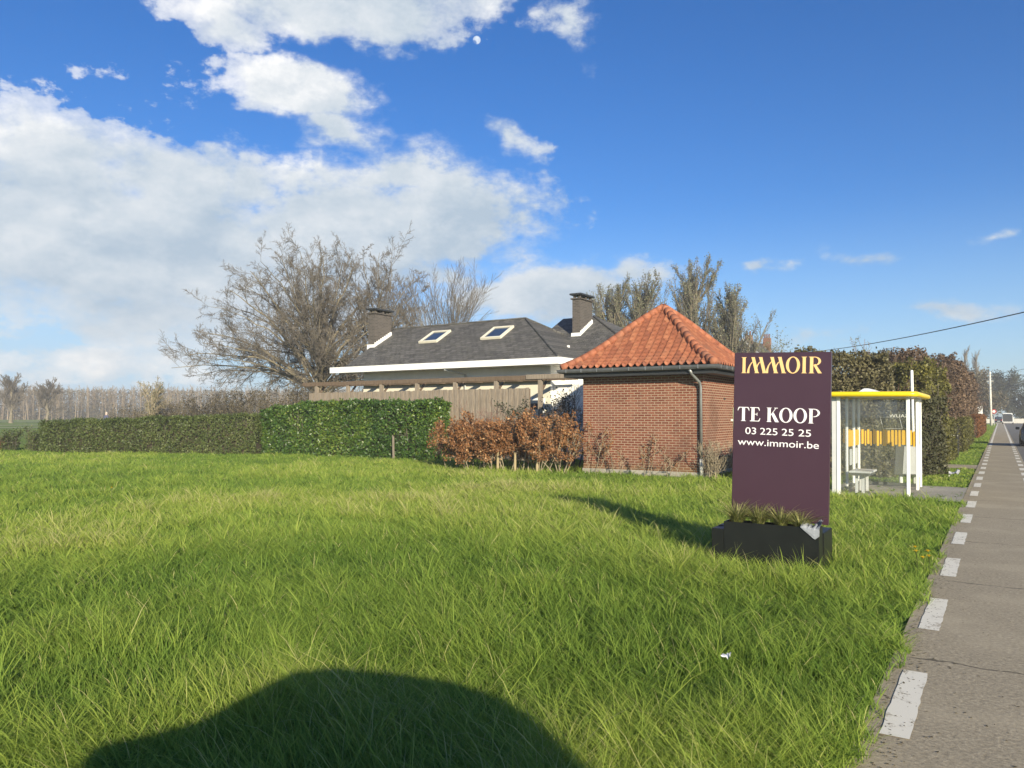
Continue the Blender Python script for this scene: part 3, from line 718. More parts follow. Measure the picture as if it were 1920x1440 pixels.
def for_sale_sign():
    t = thing('for_sale_sign', (-2.27, 9.3, 0), 'tall aubergine for sale sign reading TE KOOP standing in a black planter box', 'sign')
    # base box and planter, x relative to the thing
    MB().box(-.65, .56, -.14, .36, 0, .45).build('base_box', M['black'], t, .006)
    pb = MB(); x0, x1, y0, y1, h, w = -.51, .55, -.36, -.145, .53, .012
    pb.box(x0, x1, y0, y0 + w, 0, h).box(x0, x1, y1 - w, y1, 0, h).box(x0, x0 + w, y0 + w, y1 - w, 0, h).box(x1 - w, x1, y0 + w, y1 - w, 0, h)
    pl = pb.build('planter_box', M['black'], t)
    MB().box(x0 + w, x1 - w, y0 + w, y1 - w, .30, .48).build('earth', M['soil'], pl)
    MB().box(-.66, -.515, -.36, -.142, 0, .44).build('side_box', M['black'], t, .005)
    # panel leans a little to the right
    MBp = MB().box(-.555, .555, -.03, .03, .0, 1.985)
    p = MBp.build('sign_panel', M['purple'], t, .004); p.location = (.035, .0, .545); p.rotation_euler = (0, R(1.9), 0)
    W, H0 = 1.11, 1.985
    X = lambda u: -.555 + u * W
    mb = MB(); add_line(mb, 'IMMOIR', X(.075), X(.92), -.03, H0 - .248, .193); mb.build('brand_lettering', M['gold'], p)
    mb = MB(); add_line(mb, 'TE', X(.05), X(.298), -.03, H0 - .83, .170); mb.build('headline_word', M['lettering'], p)
    mb = MB(); add_line(mb, 'KOOP', X(.355), X(.905), -.03, H0 - .83, .170); mb.build('headline_word', M['lettering'], p)
    for tx, a, b in (('03', .135, .250), ('225', .293, .475), ('25', .52, .640), ('25', .690, .815)):
        sans('phone_digits', tx, X(a), X(b), -.03, H0 - .985, .116, M['lettering'], p)
    sans('web_address', 'www.immoir.be', X(.055), X(.895), -.03, H0 - 1.12, .118, M['lettering'], p)
    # crumpled ground sheet slipping over the right corner
    r = np.random.default_rng(3); n = 14; V = []
    for i in range(n):
        for j in range(n):
            u, v = i / (n - 1), j / (n - 1); x = .36 + .20 * u; y = -.37 + .24 * v
            z = .545 + .03 * math.sin(5 * u + 3 * v) + .015 * r.normal()
            if u > .55 and v > .2: z += .02
            if v < .34: y = -.374 - .006 * r.random(); z = .54 - (.34 - v) * .40 * (1 - abs(u - .75) * 1.2)
            V.append((x, y, z))
    F = [[i * n + j, (i + 1) * n + j, (i + 1) * n + j + 1, i * n + j + 1] for i in range(n - 1) for j in range(n - 1)]
    link('ground_sheet', np_mesh('ground_sheet', V, [np.array(F)]), M['liner'], t, True)
    # four clumps of sedge in the planter
    labs = ['leftmost sedge clump in the black planter of the purple sign', 'second sedge clump from the left in the black sign planter',
            'third sedge clump from the left in the black sign planter', 'rightmost sedge clump in the sign planter beside the grey sheet']
    for k, (xx, hh) in enumerate([(-.38, .23), (-.13, .20), (.12, .20), (.33, .17)]):
        c = thing('sedge_clump', (-2.27 + xx, 9.045, .475), labs[k], 'plant', 'sedge clumps in the sign planter')
        g = np.random.default_rng(40 + k); m = 240; a = g.uniform(0, 2 * np.pi, m); q = .05 * np.sqrt(g.random(m))
        V, F, T = blades(q * np.cos(a), q * np.sin(a) * .8, hh * 1.3 * g.uniform(.6, 1.45, m), g.uniform(.006, .011, m), g.uniform(.5, 1.35, m), a + g.normal(size=m) * .3, np.clip(.5 + .28 * g.normal(size=m), 0, 1), a + 1.57)
        link('leaves', np_mesh('leaves', V, F, T), M['sedge'], c)
for_sale_sign()

# ================================================================== brick hut
HX0, HX1, HY0, HY1, HZ = -10.90, -7.07, 21.0, 24.8, 3.05
def brick_hut():
    t = thing('brick_hut', (HX0, HY0, 0), 'square red brick hut with an orange pyramid tile roof', 'building')
    W, D = HX1 - HX0, HY1 - HY0
    mb = MB().box(0, W, 0, D, .16, HZ); mb.build('wall', M['brick'], t)
    MB().box(-.03, W + .03, -.03, D + .03, 0, .16).build('plinth', M['slab'], t, .01)
    # pantile roof: four curved slopes
    ov = .50; cx, cy, zt, ze = W / 2, D / 2, 5.22, HZ + .16
    half = W / 2 + ov; halfd = D / 2 + ov
    def prof(s):                                             # s 0 at the eave, 1 at the apex: slight sweep out at the foot
        return ze + (zt - ze) * (s - .10 * math.sin(math.pi * min(1, s * 1.25)) * (1 - s))
    def pan(q):                                              # a steep roll, then a shallow trough
        return .066 * math.sin(math.pi * q / .46) ** .8 if q < .46 else -.022 * math.sin(math.pi * (q - .46) / .54)
    acc = Acc(); nr, pitch = 15, .215
    for side in range(4):
        hw = half if side % 2 == 0 else halfd; dep = halfd if side % 2 == 0 else half
        nx = int(round(2 * hw / pitch)); sub = 13; nxv = nx * sub + 1
        V, T = [], []; rows = []
        for rI in range(nr):
            for e in (0, 1): rows.append((rI, e))
        for (rI, e) in rows:
            s = (rI + e) / nr; lim = hw * (1 - s)
            for i in range(nxv):
                x = -hw + 2 * hw * i / (nxv - 1); ph = (i % sub) / sub
                z = prof(s) + pan(ph) + (.020 if e == 0 else 0.0)
                xx = max(-lim, min(lim, x)); yy = -(dep * (1 - s)) - (.02 if e == 0 else 0)
                tile = (i // sub) * 31 + rI * 17 + side * 7
                tv = ((tile * 7919) % 101) / 101.0
                if side == 0: p = (cx + xx, cy + yy, z)
                elif side == 1: p = (cx - yy, cy + xx, z)
                elif side == 2: p = (cx - xx, cy - yy, z)
                else: p = (cx + yy, cy - xx, z)
                V.append(p); T.append(tv)
        idx = np.arange(len(rows) * nxv).reshape(len(rows), nxv)
        F = np.stack([idx[:-1, :-1], idx[:-1, 1:], idx[1:, 1:], idx[1:, :-1]], -1).reshape(-1, 4)
        acc.add(np.array(V), F, np.array(T))
    roof = link('roof', acc.mesh('roof'), M['pantile'], t, True)
    # half-round hip tiles, one short barrel after another
    for (sx, sy) in ((-1, -1), (1, -1), (1, 1), (-1, 1)):
        hb = MB(); n = 15
        for k in range(n):
            pts = []
            for s in (k / n - .008, (k + 1) / n + .004):
                s = min(max(s, 0), 1); pts.append((cx + sx * half * (1 - s), cy + sy * halfd * (1 - s), prof(s) + .035))
            hb.tube(pts, [.124, .112], 10)
        h = hb.build('hip_tiles', M['pantile'], roof, smooth=True)
        at = h.data.attributes.new('tint', 'FLOAT', 'POINT'); at.data.foreach_set('value', np.repeat(np.random.default_rng(4).random(n) * .7 + .15, 20).astype(np.float32))
    ap = MB().tube([(cx, cy, zt - .10), (cx, cy, zt + .06), (cx, cy, zt + .13)], [.21, .15, .05], 12).build('apex_tile', M['pantile'], roof, smooth=True)
    at = ap.data.attributes.new('tint', 'FLOAT', 'POINT'); at.data.foreach_set('value', np.full(len(ap.data.vertices), .8, np.float32))
    # boxed eave, its dark boards deepened to imitate the eave shadow; gutter with brackets
    so = MB(); e = ov - .06
    so.box(-e, W + e, -e, -.003, HZ - .10, HZ + .03).box(-e, W + e, D + .003, D + e, HZ - .10, HZ + .03).box(-e, -.003, .0, D, HZ - .10, HZ + .03).box(W + .003, W + e, .0, D, HZ - .10, HZ + .03)
    so.build('eave_shade_boards', M['greydark'], t)
    gl = MB(); g0 = ov + .03; zc = HZ + .085
    ring = [(-g0, -g0), (W + g0, -g0), (W + g0, D + g0), (-g0, D + g0)]
    prof_g = [(-.075, .055), (-.07, -.01), (-.045, -.055), (0, -.07), (.045, -.055), (.07, -.01), (.075, .045), (.055, .045), (.05, -.01), (.0, -.05), (-.05, -.01), (-.06, .055)]
    pts = []; nsec = len(prof_g)
    for (x, y), (ox, oy) in zip(ring, ((-1, -1), (1, -1), (1, 1), (-1, 1))):
        for a, b in prof_g: pts.append((x + ox * -a, y + oy * -a, zc + b))
    fs = [[i * nsec + j, ((i + 1) % 4) * nsec + j, ((i + 1) % 4) * nsec + (j + 1) % nsec, i * nsec + (j + 1) % nsec] for i in range(4) for j in range(nsec)]
    gl.poly(pts, fs)
    gut = gl.build('gutter', M['gutter'], t)
    for k in range(9):
        x = -g0 + .25 + k * .52
        MB().box(x - .012, x + .012, -g0 - .082, -g0 - .068, zc - .05, zc + .06).build('bracket', M['zinc'], gut)
        MB().box(W + g0 + .068, W + g0 + .082, x - .012, x + .012, zc - .05, zc + .06).build('bracket', M['zinc'], gut)
    dp = MB().tube([(W - .22, -g0 + .02, zc - .06), (W - .20, -g0 + .10, zc - .17), (W - .07, -.12, zc - .42), (W - .055, -.075, zc - .55), (W - .055, -.075, .55)], .042, 12)
    dpo = dp.build('downpipe', M['zinc'], t, smooth=True)
    MB().tube([(W - .055, -.075, .55), (W - .055, -.075, .05)], .055, 12).build('pipe_foot', M['concrete'], dpo, smooth=True)
    # shutter in the right-hand wall under a soldier-course arch
    sh = MB().box(W + .004, W + .05, 2.76, 3.60, .66, 2.02); s = sh.build('shutter', M['green'], t, .006)
    MB().box(W + .052, W + .064, 2.80, 3.56, .70, 1.98).build('shutter_panel', M['green'], s, .004)
    ar = MB(); n = 14
    for k in range(n):
        a0, a1 = (k + .08) / n, (k + .92) / n
        f = lambda a: (2.70 + .96 * a, 2.06 + .16 * math.sin(math.pi * a))
        (ya, za), (yb, zb) = f(a0), f(a1)
        ar.hexa([(W + .003, ya, za), (W + .02, ya, za), (W + .02, yb, zb), (W + .003, yb, zb)], [(W + .003, ya, za + .2), (W + .02, ya, za + .2), (W + .02, yb, zb + .2), (W + .003, yb, zb + .2)])
    ar.build('arch', M['brick'], t)
    MB().tube([(W, 2.60, 1.63), (W + .05, 2.60, 1.63)], .035, 10).build('bell_push', M['whitemetal'], t)
    MB().box(W - .002, W + .012, 1.85, 2.0, 2.26, 2.31).build('vent_slot', M['greydark'], t)
brick_hut()

# ================================================================== white house
def slope(mb, q, th=.12):
    """roof slope polygon q (seen from outside, counter-clockwise) given a thickness downwards"""
    n = len(q); lo = [(a, b, c - th) for a, b, c in q]
    mb.poly(list(q) + lo, [tuple(range(n)), tuple(range(2 * n - 1, n - 1, -1))] + [(i, n + i, n + (i + 1) % n, (i + 1) % n) for i in range(n)])
def chimney(parent, ox, oy, x0, x1, y0, y1, z0, zt, roofz, tag_y):
    c = MB().box(x0, x1, y0, y1, z0, zt).build('chimney', M['chimney'], parent)
    MB().box(x0 - .07, x1 + .07, y0 - .07, y1 + .07, zt, zt + .06).build('chimney_shoulder', M['chimney'], c, .01)
    for a in (x0 + .02, x1 - .12):
        for b in (y0 + .05, (y0 + y1) / 2, y1 - .15): MB().box(a, a + .1, b, b + .1, zt + .061, zt + .20).build('cowl_leg', M['chimney'], c)
    MB().box(x0 - .10, x1 + .10, y0 - .10, y1 + .10, zt + .201, zt + .28).build('cowl_slab', M['greydark'], c, .01)
    fl = MB(); fl.box(x0 - .05, x1 + .05, y0 - .035, y0 - .004, roofz(y0) - .10, roofz(y0) + .14)
    n = 9
    for k in range(n):
        a = y0 + (y1 - y0) * k / n; b = y0 + (y1 - y0) * (k + 1) / n
        fl.box(x1 + .004, x1 + .03, a, b - .002, roofz(a) - .15, roofz(b) + .16)
    fl.build('flashing', M['fascia'], c)
def white_house():
    ox, oy = -26.83, 26.0
    t = thing('white_house', (ox, oy, 0), 'long white bungalow with dark slate roof, two skylights and two brick chimneys', 'house')
    L, ez, k = 12.25, 4.08, .557
    D = 8.0
    MB().box(.9, L - .9, .95, D - .9, 0, ez - .16).build('wall', M['white'], t)
    MB().box(.9, L - .9, .938, .947, .0, 3.42).build('cream_layer', M['cream'], t)  # cream layer added to suggest awning cloth under the pergola
    # main roof: gable on the left, hip on the right
    rz = ez + 4 * k; e = .02
    mb = MB()
    slope(mb, [(0.55, -e, ez), (L, -e, ez), (L - 4, 4, rz), (.1, 4, rz)])
    slope(mb, [(L, -e, ez), (L, D, ez), (L - 4, 4, rz)]); slope(mb, [(L, D, ez), (0.55, D, ez), (.1, 4, rz), (L - 4, 4, rz)])
    roof = mb.build('roof', M['slate'], t)
    rr = MB().tube([(.1, 4, rz + .01), (L - 4, 4, rz + .01), (L + .0, 0, ez + .02)], .06, 8)
    rr.tube([(L - 4, 4, rz + .01), (L, D, ez + .02)], .06, 8).build('ridge_tiles', M['slate'], roof)
    MB().poly([(.62, .1, ez - .1), (.62, D - .1, ez - .1), (.25, 4, rz - .12)], [(0, 1, 2)]).build('gable_end', M['white'], t)
    fa = MB().box(-.28, L + .06, -.14, -.03, ez - .27, ez + .0).box(L + .01, L + .12, -.03, D, ez - .27, ez)
    fa.build('fascia', M['fascia'], t)
    MB().box(-.2, L, -.028, .94, ez - .25, ez - .20).box(L - .89, L, .94, D, ez - .25, ez - .20).build('soffit', M['white'], t)
    # skylights on the front slope
    n = Vector((0, -k, 1)).normalized(); up = Vector((0, 1, k)).normalized()
    for px in (787, 902):
        rz0 = lambda y: ez + y * k
        # lower-left corner where the sight line meets the slope
        x0 = {787: 3.42, 902: 7.08}[px]; y0 = 2.05 if px == 787 else 2.0
        O = Vector((x0, y0, rz0(y0)))
        B = lambda a, b, c: tuple(O + Vector((a, 0, 0)) + up * b + n * c)
        w, h, f = 1.12, 1.28, .10
        def bar(m_, a0, a1, b0, b1, c0, c1): m_.hexa([B(a0, b0, c0), B(a1, b0, c0), B(a1, b1, c0), B(a0, b1, c0)], [B(a0, b0, c1), B(a1, b0, c1), B(a1, b1, c1), B(a0, b1, c1)])
        fr = MB(); bar(fr, 0, w, 0, f, .0, .11); bar(fr, 0, w, h - f, h, .0, .11); bar(fr, 0, f, f, h - f, .0, .11); bar(fr, w - f, w, f, h - f, .0, .11)
        sk = fr.build('skylight', M['cream'], roof, .008)
        g = MB(); bar(g, f, w - f, f, h - f, .03, .06); g.build('pane', M['window'], sk)
    MB().box(11.0, 11.08, 3.0, 3.1, ez + .66, ez + .76).build('roof_vent', M['fascia'], roof)
    chimney(t, 0, 0, .18, .60, 2.0, 3.25, 3.6, 6.88, lambda y: ez + y * k, 0)
    # rear wing with its own hip roof
    wx0, wxr, wy, wr = 9.35, 10.40, 7.0, 6.60; ew = wr - 4 * k
    mb = MB(); hx = wxr + 4
    slope(mb, [(wx0 - 1, wy - 4, ew), (hx, wy - 4, ew), (wxr, wy, wr), (wx0 - .75, wy, wr)][:4])
    slope(mb, [(hx, wy - 4, ew), (hx, wy + 4, ew), (wxr, wy, wr)]); slope(mb, [(hx, wy + 4, ew), (wx0 - 1, wy + 4, ew), (wx0 - .75, wy, wr), (wxr, wy, wr)])
    wr_o = mb.build('wing_roof', M['slate'], t)
    MB().tube([(wxr - .1, wy, wr + .01), (hx, wy - 4, ew + .02)], .06, 8).build('hip_tiles', M['slate'], wr_o)
    MB().box(wx0, hx - .5, wy - 3.4, wy + 3.5, 0, ew - .1).build('wing_wall', M['white'], t)
    chimney(t, 0, 0, 10.22, 10.62, 4.95, 6.20, 4.6, 7.16, lambda y: wr + (y - wy) * k, 0)
    # lean-to at the right-hand end and the rain pipe
    MB().box(L - .895, L + 1.9, 1.2, 2.2, 0, 3.05).build('side_wall', M['white'], t)
    MB().tube([(L + 1.6, 1.08, 0), (L + 1.6, 1.08, 3.0)], .055, 10).build('corner_pipe', M['fascia'], t, smooth=True)
    MB().tube([(6.6, -.05, ez - .3), (6.95, .45, ez - .42), (7.05, .88, ez - .5), (7.05, .88, .2)], .045, 10).build('rain_pipe', M['offwhite'], t, smooth=True)
    wb = MB()
    for x in (2.3, 4.7, 7.6, 9.6):
        wn = MB().box(x, x + 1.5, .90, .935, 1.0, 2.5).build('window', M['fascia'], t, .01)
        MB().box(x + .09, x + 1.41, .885, .898, 1.09, 2.41).build('pane', M['window'], wn)
white_house()

def pergola():
    t = thing('pergola', (-27.7, 24.7, 0), 'long weathered timber pergola standing in front of the white bungalow', 'pergola')
    L = 13.6
    b = MB().box(0, L - .55, 0, .14, 3.14, 3.32); b.build('front_beam', M['wood_brown'], t, .01)
    b = MB().box(L - 1.15, L + 1.5, -.06, .10, 3.16, 3.34).build('end_beam', M['wood_grey'], t, .01)
    MB().box(.2, L, 1.94, 2.06, 3.2, 3.34).build('wall_plate', M['wood_brown'], t, .01)
    for k in range(7): 
        x = .9 + k * 2.02
        MB().box(x - .05, x + .05, .142, 1.94, 3.18, 3.32).build('rafter', M['wood_brown'], t)
        MB().box(x - .07, x + .07, .0, .14, 0, 3.138).build('post', M['wood_grey'], t)
        MB().hexa([(x - .045, .142, 2.75), (x + .045, .142, 2.75), (x + .045, .2, 2.72), (x - .045, .2, 2.72)], [(x - .045, .55, 3.17), (x + .045, .55, 3.17), (x + .045, .62, 3.16), (x - .045, .62, 3.16)]).build('brace', M['wood_brown'], t)
pergola()
def board_fence():
    t = thing('board_fence', (-27.0, 24.45, 0), 'grey vertical board fence between the laurel hedge and pergola', 'fence')
    g = np.random.default_rng(5); mb = MB(); n = 92; L = 12.0
    for k in range(n):
        x = L * k / n; w = L / n + (.012 if k % 2 else -.022)
        y = .0 if k % 2 else .03
        mb.box(x, x + w, y, y + .022, .05, 2.82 + g.normal() * .012)
    mb.build('boards', M['wood_grey'], t)
    MB().box(0, L, .055, .10, .6, .7).box(0, L, .055, .10, 2.3, 2.4).build('rails', M['wood_grey'], t)
    for k in range(7): 
        x = min(k * 2.02 + .1, L - .1); MB().box(x - .05, x + .05, .101, .20, 0, 2.80).build('post', M['wood_brown'], t)
board_fence()

# ================================================================== bus shelter
def bus_shelter():
    t = thing('bus_shelter', (-3.05, 18.0, .045), 'white framed glass bus shelter with a yellow rimmed roof beside the cycle path', 'bus shelter')
    t.rotation_euler = (0, R(.7), 0)
    W, L, zr = 1.40, 2.95, 2.16
    p = lambda x0, x1, y0, y1, z0=0, z1=zr: MB().box(x0, x1, y0, y1, z0, z1).build('post', M['whitemetal'], t, .008)
    p(1.35, 1.42, -.04, .04); p(-.02, .05, -.04, .04)
    p(1.36, 1.41, 1.96, 2.02); p(1.36, 1.41, 2.18, 2.23); p(1.36, 1.41, 2.90, 2.96)
    for y in (1.12, 2.12, 2.90): p(-.02, .035, y, y + .05)
    MB().box(-.12, -.024, -.03, .55, 0, zr).build('side_panel', M['offwhite'], t, .006)
    def pane(name, x0, x1, y0, y1, z0=.10, z1=zr - .03): return MB().box(x0, x1, y0, y1, z0, z1).build(name, M['glass'], t)
    front = pane('pane', .055, 1.345, -.004, .004, .12, 2.1)
    back = pane('pane', .04, 1.355, 2.925, 2.933)
    r1 = pane('pane', .003, .011, .60, 1.115); r2 = pane('pane', .003, .011, 1.175, 2.115); r3 = pane('pane', .003, .011, 2.175, 2.895)
    s1 = pane('pane', 1.381, 1.389, 2.235, 2.895)
    g = np.random.default_rng(8)
    # yellow bar pattern on the far pane, amber film behind it
    MB().box(.05, 1.345, 2.918, 2.922, 1.04, 1.34).build('amber_band', M['amber'], back)
    mb = MB(); x = .07
    seq = [(.05, 1), (.03, .92), (.05, 1), (.03, .9), (.06, 1), (.05, .94), (.03, .9), (.085, 1), (.055, .96), (.06, 1), (.05, 1), (.05, 1), (.075, 1), (.035, .93), (.06, 1), (.035, .95), (.05, 1)]
    gap = (1.27 - sum(w for w, _ in seq)) / (len(seq) - 1)
    for k, (w, h) in enumerate(seq):
        mb.box(x, x + w, 2.912, 2.916, .985 + (0 if k % 2 else .04) * 1.0, .985 + .40 * h); x += w + gap
    mb.build('yellow_bars', M['stripe'], back)
    for pn, y0, y1 in ((r2, 1.18, 2.11), (r3, 2.18, 2.89)):
        m2 = MB(); y = y0 + .02
        while y < y1 - .05: w = g.uniform(.02, .06); m2.box(.013, .016, y, y + w, 1.0, 1.38); y += w + g.uniform(.02, .05)
        m2.build('yellow_bars', M['stripe'], pn)
    MB().box(1.379, 1.380, 2.24, 2.36, .98, 1.38).build('yellow_bars', M['stripe'], s1)
    # sticker frame and the lettering seen from behind the glass
    fr = MB(); a = [(.50, 1.70), (.93, 1.71), (.99, 1.42), (.56, 1.42)]
    for i in range(4):
        (xa, za), (xb, zb) = a[i], a[(i + 1) % 4]; fr.tube([(xa, 2.916, za), (xb, 2.916, zb)], .005, 4)
    fr.build('sticker_frame', M['offwhite'], back)
    o = sans('glass_lettering', 'SAUW', .70, 1.11, 2.916, 1.70, .11, M['whitemetal'], back)
    for v in o.data.vertices: v.co.x = 1.81 - v.co.x
    # roof: translucent deck, fat yellow rim, little ridge vent
    dk = MB().box(-.10, 1.52, -.12, 2.98, zr + .002, zr + .06).build('roof_deck', M['offwhite'], t)
    ring = []
    for (cx, cy, a0) in ((1.42, -.06, -90), (1.42, 2.88, 0), (-.06, 2.88, 90), (-.06, -.06, 180)):
        for k in range(5): a = R(a0 + 22.5 * k); ring.append((cx + .13 * math.cos(a), cy + .13 * math.sin(a), zr + .04))
    MB().tube(ring, .057, 14, closed=True).build('roof_rim', M['yellow'], dk, smooth=True)
    MB().poly([(.25, .7, zr + .07), (.85, .7, zr + .07), (.85, 2.2, zr + .07), (.25, 2.2, zr + .07), (.40, .95, zr + .20), (.50, .95, zr + .20), (.50, 1.95, zr + .20), (.40, 1.95, zr + .20)],
              [(3, 2, 1, 0), (4, 5, 6, 7), (0, 1, 5, 4), (1, 2, 6, 5), (2, 3, 7, 6), (3, 0, 4, 7)]).build('roof_vent', M['whitemetal'], dk, .01)
    # bottom rail of the glass and the seat
    MB().box(.05, 1.35, 2.90, 2.95, .03, .09).box(.0, .05, .60, 2.9, .03, .09).build('bottom_rail', M['darkpanel'], t)
    MB().tube([(1.355, 2.0, 1.04), (1.42, 2.0, 1.04), (1.44, 2.0, .98), (1.44, 2.0, .36), (1.40, 2.0, .30)], .018, 8).build('handrail', M['whitemetal'], t, smooth=True)
    st = thing_part('seat', t)
    return t
def thing_part(name, t):
    s = MB().box(.16, .62, .35, 1.35, .46, .50).build(name, M['offwhite'], t, .012)
    MB().box(.20, .58, .38, 1.32, .40, .458).build('seat_frame', M['darkpanel'], s)
    for y in (.55, 1.15):
        MB().box(.27, .33, y - .03, y + .03, 0, .40).build('leg', M['offwhite'], s, .006); MB().box(.40, .46, y - .03, y + .03, 0, .40).build('leg', M['offwhite'], s, .006)
    for y in (.42, 1.18): MB().box(.17, .19, y, y + .26, .62, .98).build('backrest', M['offwhite'], s, .008)
    return s
bus_shelter()
b = thing('litter_bin', (-2.10, 21.75, 0), 'dark grey tapered litter bin on a short white leg behind the bus shelter', 'bin')
MB().hexa([(-.22, -.16, .27), (.40, -.16, .27), (.40, .2, .27), (-.22, .2, .27)], [(-.17, -.13, 1.05), (.36, -.13, 1.05), (.36, .17, 1.05), (-.17, .17, 1.05)]).build('body', M['darkpanel'], b, .012)
MB().hexa([(-.02, -.172, .30), (.37, -.172, .30), (.37, -.163, .30), (-.02, -.163, .30)], [(.03, -.145, 1.0), (.34, -.145, 1.0), (.34, -.136, 1.0), (.03, -.136, 1.0)]).build('door', M['offwhite'], b)
MB().tube([(-.08, 0, 0), (-.08, 0, .268)], .045, 10).build('leg', M['whitemetal'], b); MB().tube([(.28, 0, 0), (.28, 0, .268)], .02, 8).build('leg', M['whitemetal'], b)
s = thing('bus_stop_pole', (-1.90, 22.0, 0), 'slim white bus stop pole rising behind the yellow shelter roof', 'pole')
MB().tube([(0, 0, 0), (0, 0, 2.92)], .035, 10).build('pole', M['whitemetal'], s, smooth=True)
MB().tube([(0, 0, 2.921), (0, 0, 2.95)], [.037, .02], 10).build('cap', M['whitemetal'], s)

# ================================================================== hedges and shrubs on the meadow's far side
hedge('clipped_hedge', [(-38.9, 18.9), (-34, 20.9), (-28.55, 23.2)], 1.5, lambda u: 1.44 + .34 * np.clip(u, 0, 1), 'long low clipped dull green hedge at the far left of the meadow', 'privet', .085, 330, seed=3, rough=.16)
hedge('laurel_hedge', [(-28.4, 23.45), (-23.3, 23.55), (-18.6, 23.75)], 1.1, lambda u: 2.02 + .28 * np.clip(u * 4, 0, 1) - .0 * u, 'bright glossy laurel hedge in front of the board fence', 'laurel', .115, 330, seed=5, rough=.15, tshift=.05)
lab_b = ['russet beech shrub at the left end, touching the laurel hedge', 'russet beech shrub second from the laurel hedge, with dense leaves', 'russet beech shrub in the middle of the row before the fence',
         'russet beech shrub right of the row middle, above pale stakes', 'russet beech shrub second from the brick hut, around a wooden stake', 'thin russet beech shrub right beside the brick hut corner']
for k, (x, y, H, rd) in enumerate([(-15.3, 20.35, 1.72, .95), (-14.5, 20.2, 1.74, .9), (-13.75, 20.4, 1.64, .9), (-13.0, 20.2, 1.68, .9), (-12.2, 20.4, 1.70, .9), (-11.5, 20.5, 1.58, .55)]):
    shrub('beech_shrub', (x, y, 0), H, rd, lab_b[k], 8, 13, [7200, 7400, 6800, 7000, 6200, 1900][k], .080, 'beech', 'twig_pale', 60 + k, 'russet beech shrubs in a row before the fence', bare=.24, sr=.016, spread=.85, tshift=.10)
for k, (x, lab) in enumerate([(-13.4, 'pale split stake under the middle of the russet beech row'), (-12.75, 'short pale stake under the right half of the beech row'), (-11.95, 'tall pale stake among the beech shrubs near the brick hut')]):
    st = MB().tube([(0, 0, 0), (.01, 0, .4), (.0, .01, [.75, .62, .95][k])], [.045, .042, .036], 7).build('wooden_stake', M['stake']); st.location = (x, 19.95, 0)
    tag(st, lab, 'stake', 'stakes under the beech row')
st = MB().hexa([(-.04, 0, 0), (.05, 0, 0), (.05, .03, 0), (-.04, .03, 0)], [(-.06, 0, 1.0), (.02, 0, .92), (.02, .03, .92), (-.06, .03, 1.0)]).build('grey_plank', M['wood_grey']); st.location = (-20.35, 22.85, 0)
tag(st, 'grey plank leaning on the front of the laurel hedge', 'plank')
# bare shrubs: the climber between fence and hut, dry weeds at the hut's foot
shrub('bare_climber', (-12.3, 22.6, 0), 2.55, 1.0, 'dark tangled leafless climber between the board fence and brick hut', 9, 16, 260, .06, 'brush', 'wood_brown', 70, cat='shrub', bare=.35, sr=.03, spread=.6)
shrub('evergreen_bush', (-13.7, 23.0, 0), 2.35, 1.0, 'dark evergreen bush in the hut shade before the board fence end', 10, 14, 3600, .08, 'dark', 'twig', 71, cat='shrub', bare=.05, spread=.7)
shrub('bare_brush', (-15.6, 22.4, 0), 2.3, 1.1, 'thin brown leafless brush in front of the board fence', 10, 13, 0, .05, 'brush', 'twig_red', 72, bare=.2, spread=.7)
for k, (x, y, H, lv, lab) in enumerate([(-10.4, 20.6, 1.45, 420, 'sparse copper leaved sapling against the left of the brick wall'), (-9.55, 20.6, 1.0, 130, 'wispy dry sapling before the middle of the brick wall'),
                                        (-8.75, 20.65, 1.15, 210, 'dry sapling with one clump of dark leaves before the brick wall'), (-7.9, 20.6, .9, 60, 'thin bare weed at the brick wall left of the downpipe')]):
    shrub('dry_sapling', (x, y, 0), H, .45, lab, 3, 7, lv, .06, 'beech', 'twig_pale', 80 + k, 'dry saplings along the brick hut wall', bare=.3, sr=.009, spread=.8)
for k, (x, y, lab) in enumerate([(-6.75, 20.9, 'tuft of dry brown stalks at the hut corner by the downpipe'), (-6.2, 21.6, 'tuft of dry brown stalks behind the purple sign left edge')]):
    shrub('dry_stalks', (x, y, 0), 1.0, .5, lab, 26, 6, 120, .05, 'brush', 'twig_pale', 90 + k, 'dry stalk tufts beside the hut', bare=.2, sr=.008, spread=.5, up=.15)

# ================================================================== planting along the road, right of the hut
hedge('tall_hedge', [(-5.3, 24.6), (-2.75, 24.9)], 2.0, lambda u: 3.60 - .16 * u, 'tall olive green mixed hedge filling the view behind the bus shelter', 'mixed', .095, 330, seed=21, rough=.28, top_rough=.22, twigs=3)
hedge('ivy_hedge', [(-2.55, 24.7), (-1.85, 26.6)], 1.1, 2.35, 'dark ivy covered hedge corner right of the bus shelter', 'ivy', .085, 360, seed=23, rough=.2, top_rough=.2)
hedge('golden_shrub', [(-2.6, 27.6), (-2.3, 31)], 1.5, lambda u: 3.42 - .1 * u, 'yellow green tall shrub hedge above the ivy corner', 'golden', .10, 230, seed=24, rough=.3, top_rough=.35)
hedge('purple_hedge', [(-3.6, 32.5), (-3.3, 47)], 2.4, lambda u: 3.85 + .2 * np.sin(u * 9), 'tall purplish brown leafless hedge beyond the yellow green shrub', 'maroon', .11, 190, seed=25, rough=.4, top_rough=.5, twig_mat='twig_red', bottom=.08)
hedge('russet_hedge', [(-3.3, 49), (-3.2, 80)], 2.4, lambda u: 4.7 + .3 * np.sin(u * 14), 'tall russet brown hedge halfway down the road', 'maroon', .15, 140, seed=26, rough=.5, top_rough=.6, twig_mat='twig_red', tshift=.15)
